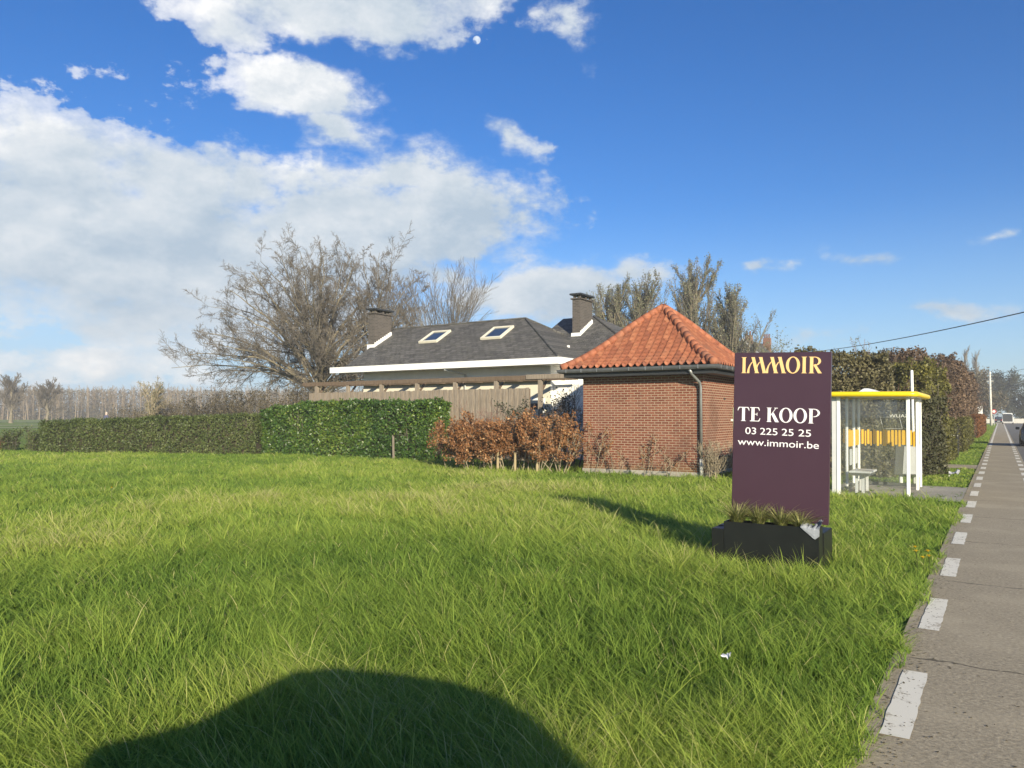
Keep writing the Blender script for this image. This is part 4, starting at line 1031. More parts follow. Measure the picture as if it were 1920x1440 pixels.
hedge('low_hedge', [(-2.15, 32.6), (-2.05, 37.2)], .95, 1.55, 'low clipped yellow green hedge nearest the bus shelter', 'golden', .075, 330, 'low clipped hedges along the cycle path', seed=27, rough=.08, tshift=-.05)
hedge('low_hedge', [(-1.95, 42.5), (-1.9, 55)], .95, 1.55, 'low clipped yellow green hedge further down the cycle path', 'golden', .085, 200, 'low clipped hedges along the cycle path', seed=28, rough=.08)
hedge('russet_low_hedge', [(-1.85, 66), (-1.75, 92)], .9, 1.75, 'narrow russet beech hedge end beside the far cycle path', 'russet', .11, 110, seed=29, rough=.12)
mbx = thing('mailbox', (-1.75, 38.6, 0), 'dark mailbox post with a white strip between the low hedges', 'mailbox')
MB().box(-.17, .17, -.12, .12, 0, 1.30).build('post', M['greydark'], mbx, .01); MB().box(-.16, .16, -.135, -.122, .88, .93).build('white_strip', M['whitemetal'], mbx)
for k, (x, y, H, lab) in enumerate([(-3.35, 27.2, 4.35, 'bare young tree poking above the tall hedge')]):
    shrub('young_tree', (x, y, 0), H, .45, lab, 3, 9, 300, .06, 'bud', 'twig_red', 130 + k, bare=.45, sr=.014, spread=.25, up=.2, cat='tree')

# utility pole, wires
p = thing('utility_pole', (-1.32, 148, 0), 'pale concrete utility pole far down the left side of the road', 'pole')
MB().tube([(0, 0, 0), (0, 0, 9.0)], [.20, .13], 10).build('pole', M['concrete'], p, smooth=True)
MB().box(-.5, .5, -.05, .05, 7.4, 7.5).build('crossarm', M['concrete'], p)
p = thing('utility_pole', (8.2, 9.6, 0), 'short dark post on the right verge outside the view', 'pole')
MB().tube([(0, 0, 0), (0, 0, 3.3)], [.09, .07], 10).build('pole', M['wood_brown'], p, smooth=True)
def wire(a, b, sag, r, lab):
    a, b = Vector(a), Vector(b); n = 24
    pts = [a.lerp(b, i / n) - Vector((0, 0, sag * 4 * (i / n) * (1 - i / n))) for i in range(n + 1)]
    o = MB().tube([p_ - a for p_ in pts], r, 5).build('overhead_wire', M['wire']); o.location = a
    tag(o, lab, 'wire', 'overhead wires')
wire((-33, 128, 12.0), (4.5, 46, 7.7), .9, .034, 'single black wire slanting up to the right above the tall hedge')
wire((-1.3, 148, 8.6), (9, 62, 7.3), .5, .028, 'topmost of the thin wires running right from the far pole')
wire((-1.3, 148, 8.0), (9, 58, 6.2), .5, .028, 'second thin wire below the top one at the right edge')
wire((-1.3, 148, 6.6), (9, 60, 5.1), .4, .028, 'third thin wire down from the far pole')
wire((-1.3, 148, 6.1), (9, 66, 4.3), .4, .028, 'lowest thin wire running right from the far pole')
# cabinet and round sign by the pole
p = thing('notice_board', (-2.9, 128, 0), 'white notice board beside the foot of the far pole', 'notice board')
MB().box(-.75, .75, -.05, .05, 1.6, 3.2).build('board', M['whitemetal'], p, .02); MB().box(-.6, -.5, -.04, .04, 0, 1.598).box(.5, .6, -.04, .04, 0, 1.598).build('legs', M['whitemetal'], p)
p = thing('road_sign', (-.9, 150, 0), 'small round red road sign right of the far pole', 'sign')
MB().tube([(0, 0, 0), (0, 0, 2.1)], .05, 8).build('pole', M['zinc'], p)
d = MB().tube([(0, -.06, 2.45), (0, -.09, 2.45)], .38, 20).build('sign_disc', M['red'], p); MB().tube([(0, -.095, 2.45), (0, -.10, 2.45)], .22, 20).build('sign_face', M['whitemetal'], d)

# ================================================================== vehicles
def car(name, loc, rz, label, dims, prof, paint, cat='car', group=None, mirror=True, roof_w=.80):
    """prof: side outline [(y, z_low, z_high, half-width at the top)] from tail to nose"""
    t = thing(name, loc, label, cat, group, rz)
    W = dims[0] / 2; V, F = [], []; n = len(prof)
    for (y, zl, zh, belt, wt) in prof:
        zb = min(belt, zh - .02)
        ring = [(-W * .86, zl), (-W * .98, zl + .12), (-W, (zl + zb) / 2), (-W * .97, zb), (-wt * W, zh - .06), (-wt * W * .86, zh), (0, zh + .02),
                (wt * W * .86, zh), (wt * W, zh - .06), (W * .97, zb), (W, (zl + zb) / 2), (W * .98, zl + .12), (W * .86, zl)]
        V += [(x, y, z) for x, z in ring]
    k = 13
    for i in range(n - 1):
        for j in range(k): F.append([i * k + j, i * k + (j + 1) % k, (i + 1) * k + (j + 1) % k, (i + 1) * k + j])
    F.append(list(range(k))[::-1]); F.append([(n - 1) * k + j for j in range(k)])
    mb = MB(); mb.poly(V, F); body = mb.build('body', paint, t)
    # glass: side windows between the pillars, front and rear screens, all a few mm proud
    top = [i for i in range(n) if prof[i][2] - prof[i][3] > .25]
    a, b = prof[top[0]], prof[top[-1]]
    for sgn, nm in ((-1, 'side_window'), (1, 'side_window')):
        m = MB()
        for i0, i1 in zip(top[:-1], top[1:]):
            q = []
            for i, e in ((i0, .06), (i1, -.06)):
                y, zl, zh, bl, wt = prof[i]
                lo, hi = .10, .84
                f = lambda u: (sgn * (W * .97 + (wt * W - W * .97) * u + .008), y + e, bl + (zh - .06 - bl) * u)
                q += [f(lo), f(hi)]
            m.poly([q[0], q[2], q[3], q[1]], [(0, 1, 2, 3) if sgn > 0 else (3, 2, 1, 0)])
        m.build(nm, M['window'], t)
    for i, j, nm in ((top[0], top[0] - 1, 'rear_window'), (top[-1], top[-1] + 1, 'windscreen')):
        if 0 <= j < n:
            A, B_ = prof[i], prof[j]; s = 1 if j > i else -1
            L = lambda u, w: (w * W * (A[4] * .86 + (.90 - A[4] * .86) * u), A[0] + (B_[0] - A[0]) * u + s * .012, A[2] + (B_[2] - A[2]) * u + .022)
            MB().poly([L(.12, -.9), L(.12, .9), L(.88, .9), L(.88, -.9)], [(0, 1, 2, 3) if s < 0 else (3, 2, 1, 0)]).build(nm, M['window'], t)
    yb, yf = prof[0][0], prof[-1][0]
    for y in (yb + (yf - yb) * .20, yb + (yf - yb) * .82):
        for s in (-1, 1):
            w = MB().tube([(s * (W - .20), y, .32), (s * (W + .012), y, .32)], .32, 22).build('wheel', M['rubber'], t)
            MB().tube([(s * (W + .013), y, .32), (s * (W + .02), y, .32)], .20, 16).build('rim', M['zinc'], w)
    for s in (-1, 1):
        MB().box(s * W * .60 - .14, s * W * .60 + .14, yb - .02, yb + .01, .72, .90).build('tail_light', M['red'], t, .01)
        MB().box(s * W * .62 - .16, s * W * .62 + .16, yf - .02, yf + .015, .60, .74).build('headlight', M['offwhite'], t, .01)
        if mirror:
            ym = b[0] + .12
            MB().box(s * (W + .10) - .10, s * (W + .10) + .10, ym - .05, ym + .06, prof[top[-1]][3] + .02, prof[top[-1]][3] + .18).build('mirror', paint, t, .02)
    MB().box(-.26, .26, yb - .022, yb - .012, .48, .60).build('number_plate', M['offwhite'], t)
    return t
hatch = [(-2.05, .35, .80, .78, .86), (-1.98, .28, 1.0, .92, .84), (-1.55, .22, 1.42, .95, .74), (-.6, .2, 1.50, .95, .74), (.25, .2, 1.44, .93, .74), (1.0, .2, 1.0, .92, .84), (1.85, .25, .84, .80, .82), (2.08, .35, .70, .68, .76)]
vanp = [(-2.2, .4, .95, .93, .95), (-2.15, .3, 2.25, 1.15, .86), (-.4, .25, 2.3, 1.15, .86), (1.0, .25, 2.2, 1.15, .84), (1.75, .25, 1.25, 1.1, .9), (2.2, .3, 1.0, .9, .86), (2.3, .4, .8, .75, .8)]
city = [(q - 1.5, *rest) for q, *rest in [(0, .4, 1.40, 1.05, .98), (.05, .28, 1.69, 1.1, .98), (.14, .22, 1.81, 1.1, .98), (.35, .22, 1.91, 1.1, .98), (.7, .22, 2.00, 1.1, .98), (1.02, .22, 2.06, 1.1, .98), (1.28, .22, 2.06, 1.1, .98),
        (1.55, .22, 1.94, 1.1, .98), (1.75, .22, 1.84, 1.1, .98), (1.98, .25, 1.80, 1.1, .98), (2.24, .25, 1.77, 1.1, .98), (2.30, .25, 1.46, 1.1, .98), (2.95, .3, 1.05, 1.0, .95), (3.1, .4, .85, .8, .9)]]
car('parked_car', (1.83, 53.6, 0), 0, 'dark blue grey car cut by the right edge of the photo', (1.80,), hatch, M['carpaint'])
car('delivery_van', (1.25, 190, 0), 0, 'white roofed van with dark rear at the far end of the road', (1.95,), vanp, M['vanpaint'], 'van')
MB().box(-.85, .85, -2.235, -2.215, .5, 1.95).build('rear_door', M['greydark'], bpy.data.objects['delivery_van'], .01)
car('far_car', (-.35, 196, 0), 0, 'tiny dark car left of the far white roofed van', (1.7,), hatch, M['carpaint'])
su = Vector((-.663, -.749)); sdh = Vector(SUN_H); cc = Vector((1.2, .63)) + su * 1.5 - sdh * .79
car('small_car', (cc.x, cc.y, 0), R(138.5), 'small tall dark car just behind the viewpoint, casting the big foreground shadow', (1.56,), city, M['carpaint'], mirror=False)

# ================================================================== trees
TW, TR, TP = M['twig'], M['twig_red'], M['twig_pale']
def spread_levels(n1, l1, a1, n2=9, n3=8, n4=7, up=.06, rm=.011, l2=(.34, .55), l3=(.34, .55), l4=(.3, .55), w=.13):
    return [dict(n=n1, t=(.40, 1), a=a1, l=l1, w=w * .8, up=up, pts=9, k=7, rr=.62, fall=.25), dict(n=n2, t=(.30, 1), a=(.45, 1.0), l=l2, w=w, up=up * .6, pts=7, k=5, rr=.55, fall=.45),
            dict(n=n3, t=(.25, 1), a=(.45, 1.0), l=l3, w=w * 1.2, up=up * .4, pts=6, k=3, rr=.6, rmin=rm, fall=.4), dict(n=n4, t=(.12, 1), a=(.4, .95), l=l4, w=.16, up=up * .3, pts=4, k=3, rr=.7, rmin=rm, rmax=.02, fall=.3)]
left = np.array([-math.cos(YAW), -math.sin(YAW)])
def dome_tree(base, label, cz, rad, top, off, n1, seed, trunk_r, fork, n2, n3, n4, group, low=-.25, rmin=.0085, reach=0.):
    """limbs bend from the fork out to points spread over a domed crown, then branch three more times"""
    r = np.random.default_rng(seed); t = thing('bare_tree', base, label, 'tree', group)
    z = np.linspace(0, fork * 1.5, 8); P0 = np.stack([.05 * np.sin(z * 1.3), .04 * np.cos(z), z], 1)[None]
    R0 = (trunk_r * (1 - .45 * z / z[-1]) + trunk_r * .45 * np.exp(-z / .4))[None]
    i = np.arange(n1) + .5; ph = i * 2.39996 + r.normal(size=n1) * .25; cosz = 1 - i / n1 * (1 - low); sn = np.sqrt(np.maximum(0, 1 - cosz ** 2))
    q = r.uniform(.88, 1.02, n1)
    tgt = np.stack([off[0] + rad * sn * np.cos(ph) * q, off[1] + rad * sn * np.sin(ph) * q, cz + (np.where(cosz > 0, top - cz, cz * .75)) * cosz * q], 1)
    lw = np.clip(.45 - cosz, 0, .6) / .6 * np.clip(np.cos(ph) * left[0] + np.sin(ph) * left[1], 0, 1) * reach      # the low boughs reach furthest over the hedge
    tgt[:, :2] += left * lw[:, None]
    st = np.stack([np.zeros(n1), np.zeros(n1), fork * (.72 + .75 * r.random(n1) * np.clip(cosz + .4, .15, 1))], 1)
    d = np.linalg.norm(tgt - st, axis=1, keepdims=True)
    mid = st + (tgt - st) * .42 + np.array([0, 0, 1.]) * d * (.22 * sn[:, None] + .02) + r.normal(size=(n1, 3)) * .35
    u = np.linspace(0, 1, 12)[None, :, None]
    P = st[:, None] * (1 - u) ** 2 + 2 * mid[:, None] * u * (1 - u) + tgt[:, None] * u ** 2
    P[:, 1:] += np.cumsum(r.normal(size=(n1, 11, 3)) * .06, 1)
    rl = trunk_r * r.uniform(.17, .31, n1); Rd = rl[:, None] * (1 - .86 * np.linspace(0, 1, 12)[None] ** .8)
    a, c = Acc(), Acc()
    for p, q_, k in ((P0, R0, 12), (P, Rd, 7)): V, F = tubes(p, q_, k); a.add(V, F)
    L = np.linalg.norm(np.diff(P, axis=1), axis=2).sum(1)
    for (n, tt, aa, ll, w, up, m, k, rr, rx) in ((n2, (.22, 1), (.35, 1.0), (.24, .40), .17, .05, 9, 5, .55, .09), (n3, (.15, 1), (.35, .95), (.34, .55), .20, .03, 7, 3, .55, .03), (n4, (.12, 1), (.35, .9), (.32, .6), .17, .02, 5, 3, .6, .014)):
        p0, d0, ln, ra = spawn(P, Rd, L, n, tt[0], tt[1], aa, ll, r, .45)
        P = polyl(p0, d0, ln, m, w, up, r); r0 = np.clip(ra * rr, rmin, rx); Rd = r0[:, None] + (np.maximum(r0 * .4, rmin) - r0)[:, None] * np.linspace(0, 1, m)[None]; L = ln
        V, F = tubes(P, Rd, k); c.add(V, F)
    link('trunk', a.mesh('trunk'), M['bark'], t, True); link('crown', c.mesh('crown'), TW, t, True)
dome_tree((-39.6, 36.9, 0), 'largest bare tree, wide crown reaching down left behind the hedge', 5.6, 6.9, 13.8, left * .9, 58, 305, .46, 3.9, 9, 9, 9, 'bare trees behind the white house', low=-.36, rmin=.0075, reach=2.6)
dome_tree((-37.6, 40.5, 0), 'bare tree with a slim upright crown behind the left chimney', 8.2, 3.9, 14.6, left * -.2, 20, 302, .30, 5.6, 9, 8, 8, 'bare trees behind the white house', low=-.2)
make_tree('bare_tree', (-38.4, 49.2, 0), 'small round bare tree fanning out above the slate roof ridge', 'tree', 14, [
    dict(n=20, t=(.5, 1), a=(.15, 1.05), l=(1.1, 1.35), w=.06, up=.05, pts=8, k=5, rr=.38, fall=.2), dict(n=10, t=(.25, 1), a=(.25, .6), l=(.4, .6), w=.07, up=.05, pts=6, k=4, rr=.5, fall=.45),
    dict(n=9, t=(.2, 1), a=(.25, .6), l=(.4, .6), w=.08, up=.03, pts=5, k=3, rr=.5, rmin=.010, fall=.4)], .24, 6.4, (M['bark'], TW), 203, 'bare trees behind the white house', split=2)
def poplar(x, y, H, sp, seed, lab, nleaf=11000):
    lv = [dict(n=34, t=(.10, .95), a=(.10, .38 * sp), l=(.52, .78), w=.055, up=.05, pts=9, k=5, rr=.36, fall=.60), dict(n=12, t=(.2, 1), a=(.15, .5), l=(.28, .42), w=.07, up=.08, pts=6, k=3, rr=.5, rmin=.014, fall=.45),
          dict(n=8, t=(.1, 1), a=(.2, .6), l=(.3, .5), w=.10, up=.06, pts=4, k=3, rr=.6, rmin=.012, rmax=.02, fall=.3)]
    make_tree('poplar_tree', (x, y, 0), lab, 'tree', H, lv, .40, H * .80, (M['bark'], TW), seed, 'budding poplars behind the brick hut', leaf=(nleaf, .14, 'bud', .10), split=2)
poplar(-29.9, 64.2, 14.6, 1.5, 211, 'leftmost budding poplar right of the right chimney'); poplar(-28.2, 65.3, 14.8, 1.4, 212, 'second budding poplar from the left, as tall as its neighbour')
poplar(-23.5, 68.2, 16.8, 1.35, 213, 'tallest budding poplar behind the orange roof peak', 13000); poplar(-20.9, 69.8, 14.0, 1.4, 214, 'rightmost budding poplar leaning over the far house')
poplar(-26.4, 66.4, 12.4, 1.3, 217, 'middle budding poplar between the right chimney and the roof peak', 9000)
poplar(-25.2, 67.7, 11.6, 1.2, 215, 'slim budding poplar just left of the orange roof peak', 6000)
shrub('budding_bush', (-20.2, 71.5, 0), 8.5, 3.2, 'broad budding bush below the rightmost poplar', 22, 16, 9000, .17, 'bud', 'twig', 216, bare=.15, sr=.06, spread=.5, cat='bush')
# twin-spired poplar and the wood at the end of the road
for k, (x, y, H, lab) in enumerate([(-7.9, 235, 20.5, 'left spire of the pale twin poplars above the russet hedge'), (-5.2, 235, 19.0, 'right spire of the pale twin poplars above the russet hedge')]):
    lv = [dict(n=80, t=(.05, .97), a=(.15, .5), l=(.18, .30), w=.05, up=.14, pts=6, k=3, rr=.4, rmin=.03, fall=.5), dict(n=8, t=(.15, 1), a=(.2, .5), l=(.35, .5), w=.08, up=.08, pts=4, k=3, rr=.6, rmin=.028, fall=.4)]
    make_tree('spire_poplar', (x, y, 0), lab, 'tree', H, lv, .45, H * .9, (M['bark'], TW), 220 + k, 'twin poplars far down the road', split=1)
def bushy(name, x, y, H, rad, lab, mat, seed, n, size, group, cat='tree', tm='twig'):
    r = np.random.default_rng(seed); t = thing(name, (x, y, 0), lab, cat, group)
    P = np.stack([r.normal(size=6) * .1, r.normal(size=6) * .1, np.linspace(0, H * .75, 6)], 1)[None]
    br = grow((P, np.linspace(.3, .12, 6)[None]), [dict(n=22, t=(.15, 1), a=(.4, 1.2), l=(.5 * rad / H * 1.9, .75 * rad / H * 1.9), w=.1, up=.1, pts=6, k=4, rr=.4, rmin=.02, fall=.35),
                                                   dict(n=10, t=(.2, 1), a=(.4, 1), l=(.35, .55), w=.15, up=.06, pts=5, k=3, rr=.5, rmin=.018)], r)
    a = Acc(); V, F = tubes(*br[0]); a.add(V, F); link('trunk', a.mesh('trunk'), M['bark'], t, True)
    c = Acc()
    for q in br[1:]: V, F = tubes(*q); c.add(V, F)
    link('crown', c.mesh('crown'), M[tm], t)
    pts = np.concatenate([br[2][0].reshape(-1, 3), br[1][0][:, 2:].reshape(-1, 3)])
    C = pts[r.integers(0, len(pts), n)] + r.normal(size=(n, 3)) * size * 1.2
    tint = np.clip(.45 + .2 * r.normal(size=n) + .4 * (vnoise(C[:, 0] + C[:, 1], C[:, 2], 1.6, seed % 50) - .5), 0, 1)
    V, F, T = leaf_arrays(C, size, tint, r=r); link('leaves', np_mesh('leaves', V, [F], T), M[mat], t)
    return t
G = 'trees at the end of the road'
for k, (x, y, H, rd, mt, lab) in enumerate([(-4.5, 100, 6.0, 3.0, 'maroon', 'round russet tree behind the far russet hedge'), (-4.2, 118, 7.0, 3.2, 'maroon', 'dark russet tree left of the far utility pole'),
        (-3.6, 175, 10.5, 5, 'brush', 'brown tree just right of the far utility pole'), (1.5, 228, 12.5, 7, 'dark', 'large dark tree closing the end of the road'),
        (9.5, 236, 10.5, 7, 'dark', 'dark tree at the road end touching the right edge'), (5.5, 214, 5.5, 5, 'dark', 'low dark bush behind the far van'), (-3.0, 212, 9.5, 5, 'dark', 'dark tree left of the road end behind the red sign')]):
    bushy('roadside_tree', x, y, H, rd, lab, mt, 230 + k, 9000, .38 if y > 150 else .22, G, tm='twig_red' if mt == 'maroon' else 'twig')
w = MB().box(-6, 22, 206, 206.4, 0, 1.05).build('boundary_wall', M['concrete']); tag(w, 'low pale wall across the end of the road', 'wall')

# ------------------------------------------------------------------ left horizon
G = 'bare trees at the left edge of the far field'
for k, (x, y, H, lab) in enumerate([(-172, 67, 12.0, 'leftmost bare tree on the far field edge'), (-166, 73, 11.2, 'second bare tree from the left on the far field edge'), (-160, 77, 10.0, 'third bare tree from the left, lowest of its clump'), (-182, 66, 12.5, 'bare tree cut by the left photo edge')]):
    make_tree('field_tree', (x, y, .25), lab, 'tree', H, [dict(n=24, t=(.2, 1), a=(.2, .8), l=(.5, .75), w=.09, up=.08, pts=7, k=4, rr=.4, rmin=.05, fall=.3), dict(n=12, t=(.15, 1), a=(.35, .8), l=(.35, .55), w=.12, up=.05, pts=5, k=3, rr=.55, rmin=.035), dict(n=9, t=(.1, 1), a=(.3, .8), l=(.35, .6), w=.12, up=.03, pts=4, k=3, rr=.6, rmin=.028)], .30, H * .62, (M['bark'], TW), 240 + k, G, split=1)
def wood():
    r = np.random.default_rng(77); acc = Acc()
    a = Vector((-300, 112, 0)); b = Vector((-196, 205, 0)); nrm = Vector((b.y - a.y, a.x - b.x, 0)).normalized() * -1
    N = 900; u = r.uniform(-.35, 1.35, N); dp = r.uniform(0, 34, N)
    P0 = np.array([[a.x + (b.x - a.x) * uu + nrm.x * d_, a.y + (b.y - a.y) * uu + nrm.y * d_, .2] for uu, d_ in zip(u, dp)])
    H = r.uniform(10.2, 12.4, N) * (1 + .12 * (vnoise(u * 40, dp * 0, 4, 31) - .5))
    P = polyl(P0, np.tile([0, 0, 1.], (N, 1)) + r.normal(size=(N, 3)) * .03, H, 6, .03, .1, r)
    V, F = tubes(P, np.linspace(.17, .05, 6)[None].repeat(N, 0), 4); acc.add(V, F)
    p1, d1, l1, q1 = spawn(P, np.full(P.shape[:2], .06), H, 16, .30, 1, (.3, .8), (.12, .24), r, .5)
    P1 = polyl(p1, d1, l1, 4, .1, .1, r); V, F = tubes(P1, np.linspace(.045, .025, 4)[None].repeat(len(p1), 0), 3); acc.add(V, F)
    p2, d2, l2, q2 = spawn(P1, np.full(P1.shape[:2], .03), l1, 4, .2, 1, (.3, .9), (.35, .6), r)
    V, F = tubes(polyl(p2, d2, l2, 3, .1, .08, r), np.full((len(p2), 3), .022), 3); acc.add(V, F)
    o = link('wood', acc.mesh('wood'), vary('pale brown wood', (.24, .185, .125), .9, .35, .3, spec=.05)); tag(o, 'far plantation wood of thin pale trunks along the left horizon', 'wood', kind='stuff')
    n = 90000; u = r.uniform(-.35, 1.35, n); dp = r.uniform(2, 30, n); z = np.where(r.random(n) < .55, np.abs(r.normal(size=n)) * 2.2 + .1, r.uniform(2, 10.8, n))
    C = np.stack([a.x + (b.x - a.x) * u + nrm.x * dp, a.y + (b.y - a.y) * u + nrm.y * dp, z + .2], 1)
    V, F, T = leaf_arrays(C, .8, np.clip(.45 + .2 * r.normal(size=n), 0, 1), r=r, aspect=.35)
    o = link('undergrowth', np_mesh('undergrowth', V, [F], T), M['brush']); tag(o, 'brown undergrowth at the foot of the far wood', 'undergrowth', kind='stuff')
wood()
make_tree('bushy_tree', (-56.5, 35.0, .2), 'small bare bushy tree left of the largest tree behind the hedge', 'tree', 4.6, [dict(n=14, t=(.15, 1), a=(.2, .6), l=(.55, .8), w=.1, up=.09, pts=7, k=4, rr=.5, rmin=.02, fall=.3), dict(n=10, t=(.15, 1), a=(.35, .8), l=(.35, .55), w=.12, up=.05, pts=5, k=3, rr=.55, rmin=.016), dict(n=6, t=(.1, 1), a=(.3, .8), l=(.35, .6), w=.12, up=.03, pts=4, k=3, rr=.6, rmin=.012)], .14, 3.0, (M['bark'], TP), 250, leaf=(1200, .10, 'bud', .08), split=1)
G = 'brown scrub behind the clipped hedge'
for k, (px, D, H, rd, lab) in enumerate([(345, 62, 2.9, 2.6, 'low brown scrub right of the small bushy tree'), (400, 60, 3.2, 2.8, 'brown scrub below the low left boughs of the largest tree'), (455, 56, 3.4, 2.6, 'dense brown scrub left of the largest tree foot'),
        (510, 52, 3.7, 2.4, 'olive brown scrub just left of the big trunk'), (560, 47, 3.6, 2.2, 'tall brown scrub at the left end of the board fence'), (250, 75, 2.6, 3.4, 'low brown scrub left of the small bushy tree'), (300, 66, 2.4, 2.4, 'low brown scrub at the foot of the small bushy tree')]):
    d = pix_ray(px, 779); F_ = Vector((-math.sin(YAW), math.cos(YAW), 0)); q = d * (D / d.dot(F_))
    shrub('scrub_bush', (q.x, q.y, .05), H, rd, lab, 26, 14, 3200, .13, 'brush', 'twig', 260 + k, G, cat='scrub', bare=.08, sr=.03, spread=1.1)
shrub('dark_bush', (-41.4, 18.3, 0), 1.0, .6, 'small round dark bush at the left end of the clipped hedge', 12, 12, 1700, .085, 'privet', 'twig', 280, bare=.05, spread=.6)
shrub('dark_bush', (-40.0, 18.7, 0), 1.1, .7, 'low dark bush hugging the left end of the clipped hedge', 12, 12, 1700, .085, 'privet', 'twig', 281, bare=.05, spread=.6)
for k, (x, y, lab) in enumerate([(-42.2, 17.4, 'reddish bramble patch at the far left of the meadow'), (-44.5, 16.2, 'reddish bramble patch cut by the left photo edge')]):
    shrub('bramble', (x, y, 0), .75, 1.5, lab, 22, 10, 1500, .07, 'russet', 'twig_red', 285 + k, 'brambles at the meadow edge', bare=.05, spread=1.2, sr=.008)

# ------------------------------------------------------------------ far house with chimney pots
def far_house():
    t = thing('far_house', (-31, 106, 0), 'distant dark roofed house with clay chimney pots above the purple sign', 'house')
    t.rotation_euler = (0, 0, R(-4))
    MB().box(-4.2, 5.6, 0, 8.0, 0, 8.0).build('wall', M['brick'], t)
    mb = MB(); slope(mb, [(1.1, -.3, 12.4), (6.2, -.3, 7.6), (6.2, 8.3, 7.6), (1.1, 8.3, 12.4)], .2); slope(mb, [(1.1, 8.3, 12.4), (-4.6, 8.3, 7.6), (-4.6, -.3, 7.6), (1.1, -.3, 12.4)], .2)
    rf = mb.build('roof', M['slate'], t)
    MB().poly([(-4.1, -.1, 7.9), (5.6, -.1, 7.9), (1.1, -.1, 12.15)], [(0, 1, 2)]).build('gable', M['greydark'], t)
    MB().hexa([(1.0, -.42, 12.25), (1.3, -.42, 12.25), (1.3, -.31, 12.25), (1.0, -.31, 12.25)], [(1.0, -.42, 12.5), (1.3, -.42, 12.5), (1.3, -.31, 12.5), (1.0, -.31, 12.5)]).build('finial', M['fascia'], t)
    MB().hexa([(1.1, -.45, 12.2), (6.2, -.45, 7.4), (6.2, -.31, 7.4), (1.1, -.31, 12.2)], [(1.1, -.45, 12.5), (6.2, -.45, 7.7), (6.2, -.31, 7.7), (1.1, -.31, 12.5)]).build('barge_board', M['offwhite'], t)
    for (x, y, n, z0) in ((.75, 1.6, 2, 11.6), (1.5, 7.0, 3, 10.9)):
        c = MB().box(x, x + (.9 if n == 2 else 1.0), y, y + .7, z0, 13.1).build('chimney', M['brick'], t)
        for k in range(n): MB().tube([(x + .2 + .30 * k + (.15 if n == 2 else 0) * k, y + .35, 13.101), (x + .2 + .30 * k + (.15 if n == 2 else 0) * k, y + .35, 13.7)], [.13, .10], 10).build('chimney_pot', M['pantile_dark'], c, smooth=True)
M['pantile_dark'] = vary('dark clay', (.16, .07, .05), .8, .1, 3)
far_house()

# ------------------------------------------------------------------ person beyond the hedge
def person():
    t = thing('person', (-55.4, 30.75, .27), 'person in a slate blue jacket standing behind the clipped hedge', 'person')
    me = bpy.data.meshes.new('body'); bm = bmesh.new()
    J = dict(pel=(0, 0, .95), sp=(0, 0, 1.2), ch=(0, 0, 1.42), nk=(0, .01, 1.56), hd=(0, .02, 1.66), ht=(0, .02, 1.80), sl=(-.19, 0, 1.45), el=(-.25, 0, 1.17), wl=(-.24, .10, .94), hl=(-.23, .13, .86),
             sr=(.19, 0, 1.45), er=(.25, 0, 1.17), wr=(.24, .08, .94), hr=(.23, .11, .86), tl=(-.10, 0, .90), kl=(-.11, .02, .50), al=(-.11, 0, .09), fl=(-.12, .15, .04), tr=(.10, 0, .90), kr=(.11, .02, .50), ar=(.11, 0, .09), fr=(.12, .15, .04))
    rad = dict(pel=.15, sp=.15, ch=.17, nk=.06, hd=.095, ht=.075, sl=.07, el=.05, wl=.035, hl=.04, sr=.07, er=.05, wr=.035, hr=.04, tl=.095, kl=.062, al=.045, fl=.04, tr=.095, kr=.062, ar=.045, fr=.04)
    E = ['pel sp', 'sp ch', 'ch nk', 'nk hd', 'hd ht', 'ch sl', 'sl el', 'el wl', 'wl hl', 'ch sr', 'sr er', 'er wr', 'wr hr', 'pel tl', 'tl kl', 'kl al', 'al fl', 'pel tr', 'tr kr', 'kr ar', 'ar fr']
    lay = bm.verts.layers.skin.verify()
    vs = {k: bm.verts.new(v) for k, v in J.items()}
    for e in E: a, b = e.split(); bm.edges.new((vs[a], vs[b]))
    for k, v in vs.items(): v[lay].radius = (rad[k], rad[k]); v[lay].use_root = (k == 'pel')
    bm.to_mesh(me); bm.free()
    o = bpy.data.objects.new('body', me); col.objects.link(o)
    o.modifiers.new('skin', 'SKIN'); o.modifiers.new('sub', 'SUBSURF').levels = 1
    bpy.context.view_layer.update(); m2 = bpy.data.meshes.new_from_object(o.evaluated_get(bpy.context.evaluated_depsgraph_get())); bpy.data.objects.remove(o)
    m2.materials.clear()
    for m in ('jacket', 'trouser', 'skin', 'hair'): m2.materials.append(M[m])
    for p in m2.polygons:
        z = p.center.z; x = abs(p.center.x)
        p.material_index = 3 if z > 1.74 else 2 if (z > 1.55 or (z < .92 and x > .18)) else 0 if z > .88 else 1
    ob = bpy.data.objects.new('body', m2); col.objects.link(ob); ob.parent = t
person()

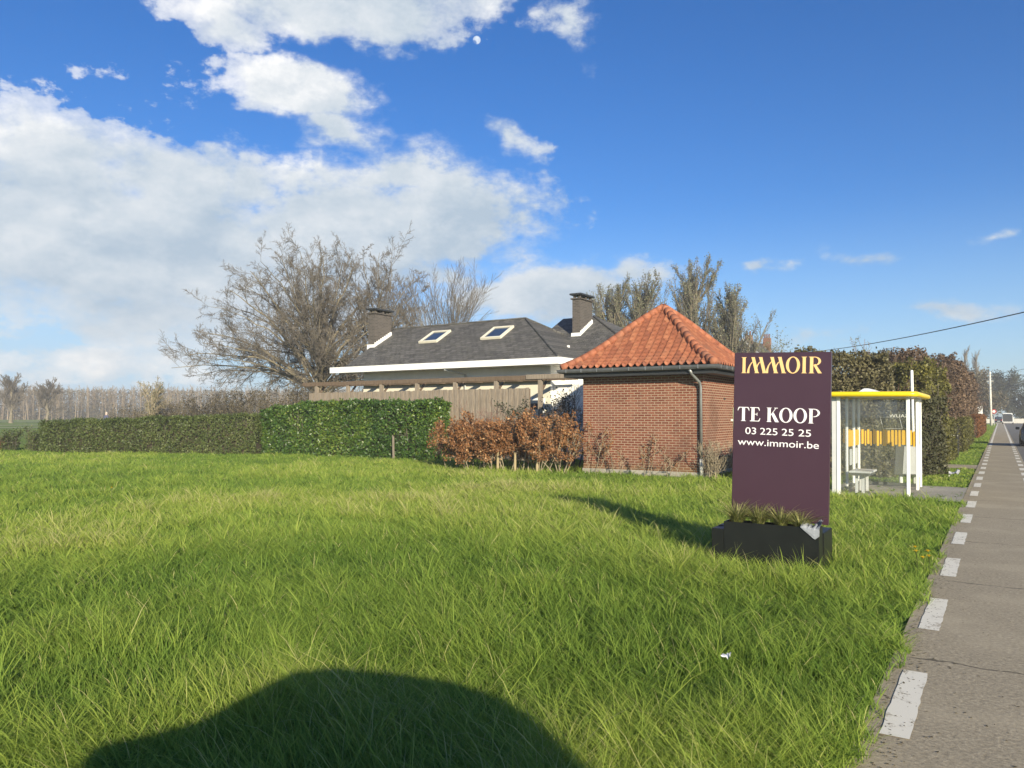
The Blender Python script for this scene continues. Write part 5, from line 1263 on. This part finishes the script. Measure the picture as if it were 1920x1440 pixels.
# ------------------------------------------------------------------ flowers and litter in the grass
def dandelion(x, y, h, lab, seed):
    t = thing('dandelion', (x, y, 0), lab, 'flower', 'dandelions in the grass')
    MB().tube([(0, 0, 0), (.01, .0, h * .6), (.0, .01, h)], .004, 5).build('stem', M['sedge'], t)
    r = np.random.default_rng(seed); n = 60; a = r.uniform(0, 6.28, n)
    V, F, T = blades(np.cos(a) * .002, np.sin(a) * .002, np.full(n, .026), np.full(n, .008), r.uniform(.5, 1.6, n), a, np.full(n, .5), a + 1.57, Z=np.full(n, h))
    link('petals', np_mesh('petals', V, F), M['dandelion'], t)
for k, (x, y, h, lab) in enumerate([(-.74, 9.35, .24, 'nearest dandelion of the group by the cycle path'), (-.82, 9.55, .27, 'left dandelion of the group by the cycle path'), (-.72, 9.75, .25, 'middle dandelion of the group by the cycle path'),
                                    (-.70, 9.6, .22, 'dandelion closest to the white markings'), (-.86, 9.9, .26, 'furthest dandelion of the group by the cycle path'), (-14.7, 8.3, .36, 'single yellow dandelion far left in the open meadow')]):
    dandelion(x, y, h, lab, 300 + k)
def scrap(x, y, z, s, lab, seed):
    r = np.random.default_rng(seed); n = 6
    V = [(i / (n - 1) * s - s / 2, j / (n - 1) * s * .6 - s * .3, r.normal() * s * .16 + s * .3 * (i / n)) for i in range(n) for j in range(n)]
    F = [[i * n + j, (i + 1) * n + j, (i + 1) * n + j + 1, i * n + j + 1] for i in range(n - 1) for j in range(n - 1)]
    o = link('litter_scrap', np_mesh('litter_scrap', V, [np.array(F)]), M['lettering']); o.location = (x, y, z); tag(o, lab, 'litter', 'litter scraps')
scrap(-1.55, 5.0, .20, .06, 'small white paper scrap deep in the near grass', 1)
scrap(-1.15, 25.2, .10, .28, 'white litter scrap on the verge beyond the bus shelter', 2)

# ------------------------------------------------------------------ spring haze: even air round everything
hz = bpy.data.materials.new('haze'); hz.use_nodes = True; t_ = NT(hz.node_tree); t_.n.clear()
vol = t_.add('ShaderNodeVolumePrincipled', {'Color': (.95, .96, .97, 1), 'Density': HAZE, 'Anisotropy': .0})
t_.add('ShaderNodeOutputMaterial', {'Volume': vol.outputs[0]})
tag(MB().box(-720, 720, -720, 720, -1, 24).build('haze', hz), kind='stuff')
